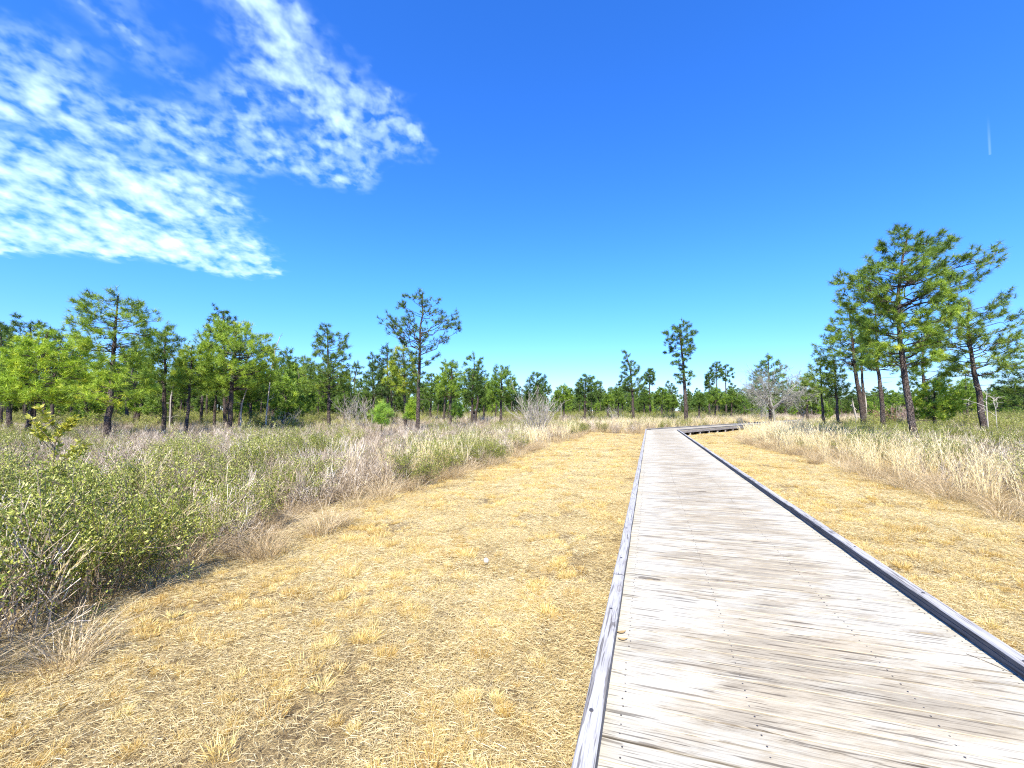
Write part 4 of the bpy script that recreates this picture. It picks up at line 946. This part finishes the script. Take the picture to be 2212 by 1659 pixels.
# young pines in the brush
hero_pine('knee-high bright green pine sapling, fluffy, in the brush left of the tall open pine', 24.0, None, [(824, 925), (823, 872)],
    [(915, 808, 842), (900, 800, 848), (885, 806, 842), (874, 816, 830)], r0=0.03, nlimb=24, sub=2.4, nn=16, L=0.26, wd=0.014, tmean=0.6, color=(1.5, 1.6, 1.3), dead=0, name='pine_sapling', cat='pine sapling', group='young pines')
hero_pine('thin young pine hugging the left of the tall open pine trunk', 30.0, None, [(887, 915), (888, 860)],
    [(905, 878, 897), (885, 878, 900), (866, 884, 893)], r0=0.03, nlimb=20, sub=3, nn=20, L=0.26, wd=0.02, tmean=0.6, color=(1.5, 1.5, 1.0), dead=0, name='pine_sapling', cat='pine sapling', group='young pines')
hero_pine('young pine in the brush right of the tall open pine', 36.0, None, [(988, 900), (988, 868)],
    [(898, 975, 1002), (885, 976, 1000), (872, 984, 992)], r0=0.03, nlimb=18, sub=3, nn=16, L=0.28, wd=0.026, tmean=0.5, color=(1.2, 1.3, 1.0), dead=0, name='pine_sapling', cat='pine sapling', group='young pines')

# generic background pines: a few shared builds, copied as separate trees
def generic(seed, H, w, cb, tm_, nl=34):
    r = np.random.RandomState(seed); zt = np.linspace(-0.1, H, 6); tr = [(r.normal(0, 0.08)*i, r.normal(0, 0.08)*i, z) for i, z in enumerate(zt)]
    k = 6; zs = np.linspace(H*cb, H, k); prof = np.array([0.55, 0.95, 1.0, 0.85, 0.6, 0.25])
    rows = [(z, w*p*r.uniform(0.75, 1.2), w*p*r.uniform(0.75, 1.2)) for z, p in zip(zs, prof)]
    tm, cm_, _ = build_pine(r, tr, rows, 0.17, nl, 3.2, 2, 11, 0.40, 0.055, tm_, dead=3, sides=7)
    return tm.mesh('trunk', M['bark'], True), cm_.mesh('crown', M['needles'])
GEN = [generic(301, 8.5, 2.0, 0.42, 0.30), generic(302, 9.5, 2.2, 0.5, 0.38), generic(303, 7.0, 1.9, 0.3, 0.46, 40), generic(304, 10.5, 2.1, 0.55, 0.26), generic(305, 6.0, 1.8, 0.22, 0.42, 40), generic(306, 9.0, 1.7, 0.4, 0.34)]
def bg_label(x, y, i, s, col):
    u = x/y; h = min(HEROES, key=lambda q: abs(q[0]-u)); dx = u-h[0]
    size = 'tall' if GENH[i]*s > 8.6 else ('low' if GENH[i]*s < 6.2 else 'mid-height')
    tone = 'dark' if col == DK else ('bright green' if col[0] > 1 else 'green')
    side = 'directly behind' if abs(dx) < 0.006 else ('just right behind' if dx > 0 else 'just left behind')
    row = 'nearer' if y < 52 else ('far' if y > 75 else 'background')
    w = f'{size} {tone} {row} pine {side} the {h[1]}'.split()
    return ' '.join(w[:16])
GENH = [8.5, 9.5, 7.0, 10.5, 6.0, 9.0]
def bg_tree(x, y, i, s, col, label, group):
    label = bg_label(x, y, i, s, col)
    tme, cme = GEN[i]; root = empty('pine_tree', (x, y, 0), random.uniform(0, 6.28), label, 'pine tree', group); root.scale = (s, s, s*random.uniform(0.92, 1.08))
    obj('trunk', tme, root); c = obj('crown', cme, root); c.color = (*col, 1)
r = np.random.RandomState(55); placed = []
def try_bg(n, u0, u1, y0, y1, gap, kinds, smul, label, group, cols=(DK, MD, MD, (1.1, 1.1, .9))):
    c = 0; tries = 0
    while c < n and tries < 4000:
        tries += 1
        Y = y0+(y1-y0)*r.uniform()**0.8; x = r.uniform(u0, u1)*Y
        if any((x-a)**2+(Y-b)**2 < gap**2 for a, b in placed): continue
        if on_walk(np.array([x]), np.array([Y]), 2.5)[0] or edge_dist(np.array([x]), np.array([Y]))[0][0] < 1: continue
        placed.append((x, Y)); bg_tree(x, Y, kinds[r.randint(len(kinds))], smul*r.uniform(0.8, 1.15), cols[r.randint(len(cols))], label, group); c += 1
try_bg(32, -1.28, -0.50, 36, 62, 2.2, [0, 1, 2, 4, 5], 0.95, 'pine in the dense mixed stand closing the left side of the field', 'pines of the left stand')
try_bg(28, -0.50, -0.02, 50, 85, 2.6, [0, 1, 2, 4, 5], 0.88, 'pine in the middle stand behind the tall open pine', 'pines of the middle stand')
try_bg(38, -0.02, 0.62, 78, 115, 3.0, [0, 1, 2, 5], 0.70, 'small far pine in the row beyond the bend of the walk', 'far pines beyond the bend')
try_bg(30, 0.60, 1.28, 52, 95, 3.0, [0, 2, 4, 5], 0.66, 'pine in the stand behind the right-hand group', 'pines of the right stand')
# far wood: one mass closing the horizon
far = []
for i, (tme, cme) in enumerate(GEN[:6]):
    mb = MB()
    for me, mt in ((tme, 0), (cme, 1)):
        V = np.empty(len(me.vertices)*3, np.float32); me.vertices.foreach_get('co', V); st_ = np.empty(len(me.polygons), np.int32); me.polygons.foreach_get('loop_total', st_)
        lv = np.empty(len(me.loops), np.int32); me.loops.foreach_get('vertex_index', lv); tv = np.empty(len(me.polygons), np.float32); me.attributes['tint'].data.foreach_get('value', tv)
        base = mb.n; first = True
        n3 = int((st_ == 3).sum())
        if n3: mb.add(V.reshape(-1, 3), lv[:n3*3].reshape(-1, 3), tv[:n3], mt)
        if len(st_)-n3: 
            if n3: mb.f[4].append(lv[n3*3:].reshape(-1, 4)+base); mb.t[4].append(tv[n3:]); mb.m[4].append(np.full(len(st_)-n3, mt, np.int32))
            else: mb.add(V.reshape(-1, 3), lv.reshape(-1, 4), tv, mt)
    far.append(mb.mesh('far_pine', [M['bark'], M['needles']]))
cfar = template_collection('far_pine', far)
n = 1500; Y = rs.uniform(95, 190, n); u = rs.uniform(-1.35, 1.35, n); Y = np.where(u < -0.4, Y*0.74, Y*1.05); x = u*Y
rot, scl, idx = scat_arrays(n, 6, 0.72, 1.0, 0.02); scl *= np.where(u < -0.4, 1.0, 0.92)[:, None]
scatter('distant_wood', 'dark distant pine wood closing the horizon', cfar, np.c_[x, Y, np.zeros(n)], rot, scl, idx)
# undergrowth below the stands
x, y = zone(9000, -95, 120, 28, 110, 1.3, 4); e, lf = edge_dist(x, y); U = rs.uniform(size=len(x)); gn = pnoise(x, y, 0.09, 4.0)
k = (e > 6) & ~on_walk(x, y, 4) & (U < np.clip(0.30+1.2*gn, 0.05, 0.8)) & ((np.abs(x/y) > 0.45) | (y > 55)) & (y > 33)
put('undergrowth', 'dark green undergrowth below the pine stands', c_leaf, 6, x[k], y[k], 1.4, 2.5, zs=(0.7, 1.15))
x, y = zone(9000, -100, 130, 55, 120, 1.3, 4); k = ~on_walk(x, y, 3)
put('far_brush', 'greyish low brush in front of the far trees', c_twig, 6, x[k], y[k], 1.0, 1.5)

# ------------------------------------------------------------------ bare and dead trees
def bare_tree(label, Y, base_px, height, stems, col=(1, 1, 1), r0=0.05, depth=4, spread=0.5, up=0.25, fan=0.5, group=None, trunk_h=0.0, kids=(2, 4), name='bare_tree', cat='bare tree', L0=None, seed=1, kink=0.3, lean=(0, 0)):
    X, Z = unproj(base_px[0], base_px[1], Y); r = np.random.RandomState(seed)
    root = empty(name, (X, Y, 0), 0, label, cat, group); tm = MB(); bm_ = MB(); start = np.array([0, 0, 0.0]); rr = r0
    if trunk_h:
        P = np.array([[0, 0, -0.1], [0.02, 0, trunk_h*0.3], [lean[0]*0.5, lean[1]*.5, trunk_h*0.65], [lean[0], lean[1], trunk_h]]); tube(tm, P, [r0*1.25, r0, r0*0.92, r0*0.8], 8, 0.6, rough=0.05, r=r); start = P[-1]; rr = r0*0.62
    for k in range(stems):
        a = 2*math.pi*k/stems+r.uniform(-.4, .4)
        d = np.array([math.cos(a)*fan, math.sin(a)*fan, 1.0])*1.0; s = start if trunk_h else np.array([math.cos(a)*0.12, math.sin(a)*0.12, -0.1])
        if trunk_h and k % 2: s = start*np.array([1, 1, r.uniform(0.72, 0.95)])
        branchy(bm_, r, s, d/np.linalg.norm(d), (L0 or height*0.5)*r.uniform(0.8, 1.15), rr*r.uniform(0.7, 1.0), depth, spread, up, 0.65, 4, kids, kink=kink, taper=0.5, minrad=0.006)
    if trunk_h: o = obj('trunk', tm.mesh('trunk', M['deadwood'], True), root); o.color = (*col, 1)
    o = obj('branches', bm_.mesh('branches', M['deadwood']), root); o.color = (*col, 1)
    return root
bare_tree('bare silver-barked tree with drooping tangled limbs beside the far boardwalk', 45.0, (1674, 925), 7.5, 9, (0.66, 0.69, 0.64), 0.15, 4, 0.60, 0.06, 1.15, trunk_h=2.4, kids=(3, 5), L0=2.7, seed=5, lean=(-0.15, 0))
bare_tree('fan-shaped bare silver tree with many upright stems, centre-left behind the brush', 33.0, (1158, 910), 3.6, 17, (0.92, 0.90, 0.84), 0.034, 3, 0.30, 0.30, 0.65, kids=(2, 4), L0=1.85, seed=8, kink=0.14)
bare_tree('bare silvery shrub tree just right of the two-tier pine', 34.0, (764, 903), 4.2, 5, (0.85, 0.83, 0.77), 0.035, 3, 0.42, 0.35, 0.40, kids=(2, 4), L0=1.9, seed=9, group='bare silvery shrub trees')
bare_tree('bare silvery shrub tree with a straight stem, second right of the two-tier pine', 35.0, (790, 903), 4.2, 4, (0.85, 0.83, 0.77), 0.04, 3, 0.40, 0.45, 0.28, kids=(2, 4), L0=2.0, seed=10, group='bare silvery shrub trees')
bare_tree('pale bare thicket tree right of the broad green pine', 36.0, (612, 900), 3.6, 7, (1.0, 0.98, 0.9), 0.035, 3, 0.5, 0.2, 0.65, kids=(2, 4), L0=1.6, seed=11, group='bare silvery shrub trees')
bare_tree('low grey bare tree far off left of the crooked-top pine', 62.0, (1393-63, 893), 4, 5, (0.9, 0.88, 0.88), 0.05, 3, 0.45, 0.3, 0.4, kids=(2, 3), L0=1.8, seed=12)
bare_tree('grey bare tree with fine twigs behind the gap right of the bare silver tree', 50.0, (1735, 905), 7, 5, (0.85, 0.82, 0.78), 0.07, 4, 0.5, 0.3, 0.5, trunk_h=1.6, kids=(2, 3), L0=2.0, seed=13)
bare_tree('thin bleached dead sapling beside the leaning right-hand pine', 23.0, (2135, 933), 3.2, 3, (1.2, 1.18, 1.12), 0.028, 2, 0.8, -0.1, 0.6, trunk_h=2.6, kids=(2, 4), L0=0.7, seed=14, name='dead_sapling', cat='dead tree')
bare_tree('shorter bleached dead sapling right of the first one', 24.0, (2154, 930), 2.6, 3, (1.2, 1.18, 1.12), 0.022, 2, 0.8, -0.1, 0.6, trunk_h=2.1, kids=(2, 3), L0=0.6, seed=15, name='dead_sapling', cat='dead tree')
bare_tree('grey bare bush with pinkish twigs left of the tallest right-hand pine', 38.0, (1945, 905), 3.2, 6, (0.95, 0.8, 0.76), 0.035, 3, 0.5, 0.3, 0.5, kids=(2, 4), L0=1.6, seed=16, name='bare_bush', cat='bush')
def snag(label, Y, pts, r0, seed, col=(1.0, 0.98, 0.93)):
    r = np.random.RandomState(seed); P = [unproj(a, b, Y) for a, b in pts]; P.sort(key=lambda p: p[1]); x0 = P[0][0]
    if P[0][1] > 0: P.insert(0, (x0, -0.1))
    Q = np.array([(x-x0, r.normal(0, .05), z) for x, z in P]); zz = np.linspace(Q[0, 2], Q[-1, 2], 9); Q = np.c_[np.interp(zz, Q[:, 2], Q[:, 0]), np.interp(zz, Q[:, 2], Q[:, 1]), zz]
    mb = MB(); tube(mb, Q, np.linspace(r0, r0*0.45, 9), 7, 0.75, rough=0.1, r=r)
    root = empty('dead_pine', (x0, Y, 0), 0, label, 'dead tree', 'bleached dead trunks'); o = obj('trunk', mb.mesh('trunk', M['deadwood'], True), root); o.color = (*col, 1)
    bm2 = MB()
    for k in range(5):
        a = r.uniform(0, 6.28); b = Q[r.randint(3, 9)]; branchy(bm2, r, b, (math.cos(a), math.sin(a), r.uniform(0, 0.8)), r.uniform(0.25, 0.6), r0*0.3, 1, 0.5, 0.1, 0.7, 4, (1, 2), minrad=0.008)
    o = obj('branches', bm2.mesh('branches', M['deadwood']), root); o.color = (*col, 1)
snag('bleached snag leaning right beside the broad green pine', 31.0, [(521, 880), (530, 850), (539, 826)], 0.07, 1)
snag('bleached vertical dead trunk left of the slender yellow-green pine', 33.0, [(368, 895), (371, 860), (374, 825)], 0.06, 2)
snag('pale dead trunk leaning left behind the dense right-hand pine', 36.0, [(1850, 900), (1844, 880), (1838, 858)], 0.11, 3)
snag('pale upright dead trunk behind the dense right-hand pine', 36.5, [(1871, 898), (1870, 870), (1868, 850)], 0.10, 4)
snag('forked bleached dead top sticking out above the broad green pine', 33.0, [(575, 900), (585, 790), (596, 750), (605, 727)], 0.06, 5)
snag('thin dead spire far off, right of the fan-shaped bare tree', 75.0, [(1212, 880), (1213, 812)], 0.07, 6, (0.8, 0.75, 0.72))
# red-brown bush
def bush(label, px, py, Y, seed, mat, sc, name='shrub', cat='shrub', group=None, col=None):
    X, Z = unproj(px, py, Y); me = leafshrub_mesh(seed, mat, 16, 0.06, 7, 1.0); root = obj(name, me, None, (X, Y, -0.05)); root.scale = sc; tag(root, label, cat, group); return root
bush('rusty red-brown leaved bush among the far brush left of the tallest right-hand pine', 1938, 900, 42.0, 401, 'redleaf', (2.6, 2.6, 2.9))
# sapling with large yellow-green leaves
def leafy_sapling():
    Y = 8.6; pts = [unproj(a, b, Y) for a, b in ((108, 1075), (110, 1010), (112, 960), (122, 915))]
    x0 = pts[0][0]; r = np.random.RandomState(9)
    root = empty('leafy_sapling', (x0, Y, 0), 0, 'young sapling with large yellow-green leaves standing above the green shrubs at the left', 'sapling')
    Q = [(0, 0, -0.05)]+[(x-x0, 0.03*i, z) for i, (x, z) in enumerate(pts)]; Q = np.array(Q); sm = MB(); tube(sm, Q, [0.017, 0.014, 0.012, 0.009, 0.004], 6, 0.15)
    B = []; D = []
    stems = [Q]
    for k in range(18):
        t = r.uniform(0.38, 0.95); z = Q[-1, 2]*t; b = np.array([np.interp(z, Q[:, 2], Q[:, c]) for c in range(3)]); a = (0.3 if k % 3 == 0 else r.uniform(0, 6.28)); ln = r.uniform(0.35, 0.75)*(1.35-t)+0.08
        e = b+np.array([math.cos(a)*ln*.8, math.sin(a)*ln*.8, ln*r.uniform(0.7, 1.3)]); P = quad_path(b, (b+e)/2+np.array([0, 0, -0.04]), e, 5); tube(sm, P, np.linspace(0.007, 0.003, 5), 5, 0.15); stems.append(P)
    for P in stems:
        m = 36 if P is not Q else 34
        for i in range(m):
            t = r.uniform(0.5 if P is not Q else 0.72, 1.0); B.append([np.interp(t*(len(P)-1), range(len(P)), P[:, c]) for c in range(3)]); d = nrm(P[-1]-P[-2])
            a = r.uniform(0, 6.28); D.append(d*0.55+np.array([math.cos(a), math.sin(a), r.uniform(-0.5, 0.9)]))
    obj('stem', sm.mesh('stem', M['twig'], True), root)
    lm = MB(); leaves(lm, r, np.array(B), nrm(np.array(D)), r.uniform(0.085, 0.13, len(B)), 0.40, np.clip(r.normal(0.5, 0.25, len(B)), 0, 1), 0)
    tag(obj('leaf_spray', lm.mesh('leaf_spray', M['yleaf']), root), kind='stuff')
leafy_sapling()

# single arching plumes in the near left brush
plumes = [((30, 1290), (62, 1135), 0), ((70, 1330), (80, 1150), 1), ((150, 1240), (185, 1110), 1), ((330, 1215), (362, 1190), 0), ((545, 1060), (590, 990), 1), ((480, 1120), (300, 1150), 1), ((620, 1070), (575, 1092), 1)]
for k, (b, t, s) in enumerate(plumes):
    z0 = 0.0; x, y = place_px(b[0], b[1], 0.25); r = np.random.RandomState(500+k); mb = MB()
    arch_stalks(mb, r, 3, 0.04, 0.85, 1.25, 0.006, 0.10, 0.35, lambda r: r.normal(0.6, 0.15), plume=40, segs=8)
    arch_stalks(mb, r, 14, 0.06, 0.25, 0.5, 0.006, 0.4, 0.8, lambda r: r.normal(0.35, 0.2), segs=4)
    o = obj('plume_grass', mb.mesh('plume_grass', M['sedge']), None, (x, y, -0.04)); tag(o, 'arching plume grass stalk leaning out of the near left shrubs', 'grass stalk', 'plume grass stalks in the near left brush')

# ------------------------------------------------------------------ small things
def dry_leaf(px, py, L, rz, label):
    x, y = place_px(px, py, GDECK+0.006); n = 7; t = np.linspace(0, 1, n); w = np.sin(t*math.pi)**0.8*L*0.22+0.0006
    zc_ = 0.006+0.010*(t-0.5)**2*4; V = []
    for i in range(n): V += [((t[i]-0.5)*L, -w[i], zc_[i]+0.006), ((t[i]-0.5)*L, 0, zc_[i]), ((t[i]-0.5)*L, w[i], zc_[i]+0.005)]
    mb = MB(); mb.add(V, [[i*3+j, i*3+j+1, i*3+j+4, i*3+j+3] for i in range(n-1) for j in range(2)], 0.5)
    o = obj('fallen_leaf', mb.mesh('fallen_leaf', M['dryleaf'], True), None, (x, y, GDECK-0.003)); o.rotation_euler = (0, 0, rz); tag(o, label, 'leaf')
dry_leaf(1342, 1366, 0.075, 0.2, 'curled tan dry leaf lying against the left curb on the planks')
dry_leaf(1345, 1381, 0.07, -0.1, 'darker dry leaf on the planks just in front of the curled tan one')
x, y = place_px(2135, 1433, GDECK); mb = MB(); tube(mb, np.array([[-0.11, 0, 0.004], [-0.03, 0.004, 0.006], [0.04, 0.002, 0.005], [0.11, -0.004, 0.004]]), [0.0016, 0.0018, 0.0018, 0.0012], 5, 0.0)
o = obj('twig', mb.mesh('twig', M['twig']), None, (x, y, GDECK)); o.rotation_euler = (0, 0, math.radians(-72)); tag(o, 'thin dark twig on the planks beside the right curb', 'twig')
def stone(px, py, s, seed, label):
    x, y = place_px(px, py, 0.02); r = np.random.RandomState(seed); mb = MB()
    th = np.arange(8)*math.pi/4; rows = []
    for z, k in ((-0.02, 0.9), (0.012, 1.0), (0.03, 0.75), (0.038, 0.3)): rows.append(np.c_[np.cos(th)*k*s*r.uniform(.8, 1.2, 8), np.sin(th)*k*s*0.7*r.uniform(.8, 1.2, 8), np.full(8, z)+r.normal(0, .003, 8)])
    mb.add(np.concatenate(rows), [[i*8+j, i*8+(j+1) % 8, (i+1)*8+(j+1) % 8, (i+1)*8+j] for i in range(3) for j in range(8)]+[[24, 25, 26, 27], [24, 27, 28, 31], [31, 28, 29, 30]])
    o = obj('stone', mb.mesh('stone', M['stone'], True), None, (x, y, 0.0)); tag(o, label, 'stone')
stone(1050, 1208, 0.035, 1, 'small pale stone in the straw left of the walk, midway along it')

# labels of look-alike background pines: front to back
seen = {}
for o in [o for o in COL.objects if o.parent is None and 'label' in o and o.name.startswith('pine_tree')]:
    seen.setdefault(o['label'], []).append(o)
for lab, os_ in seen.items():
    if len(os_) > 1:
        os_.sort(key=lambda o: o.location.y); w = lab.split()
        for q, o in zip({2: ('front', 'rear'), 3: ('front', 'middle', 'rear'), 4: ('front', 'second', 'third', 'rear')}.get(len(os_), ()), os_):
            o['label'] = ' '.join([q]+w[:15])
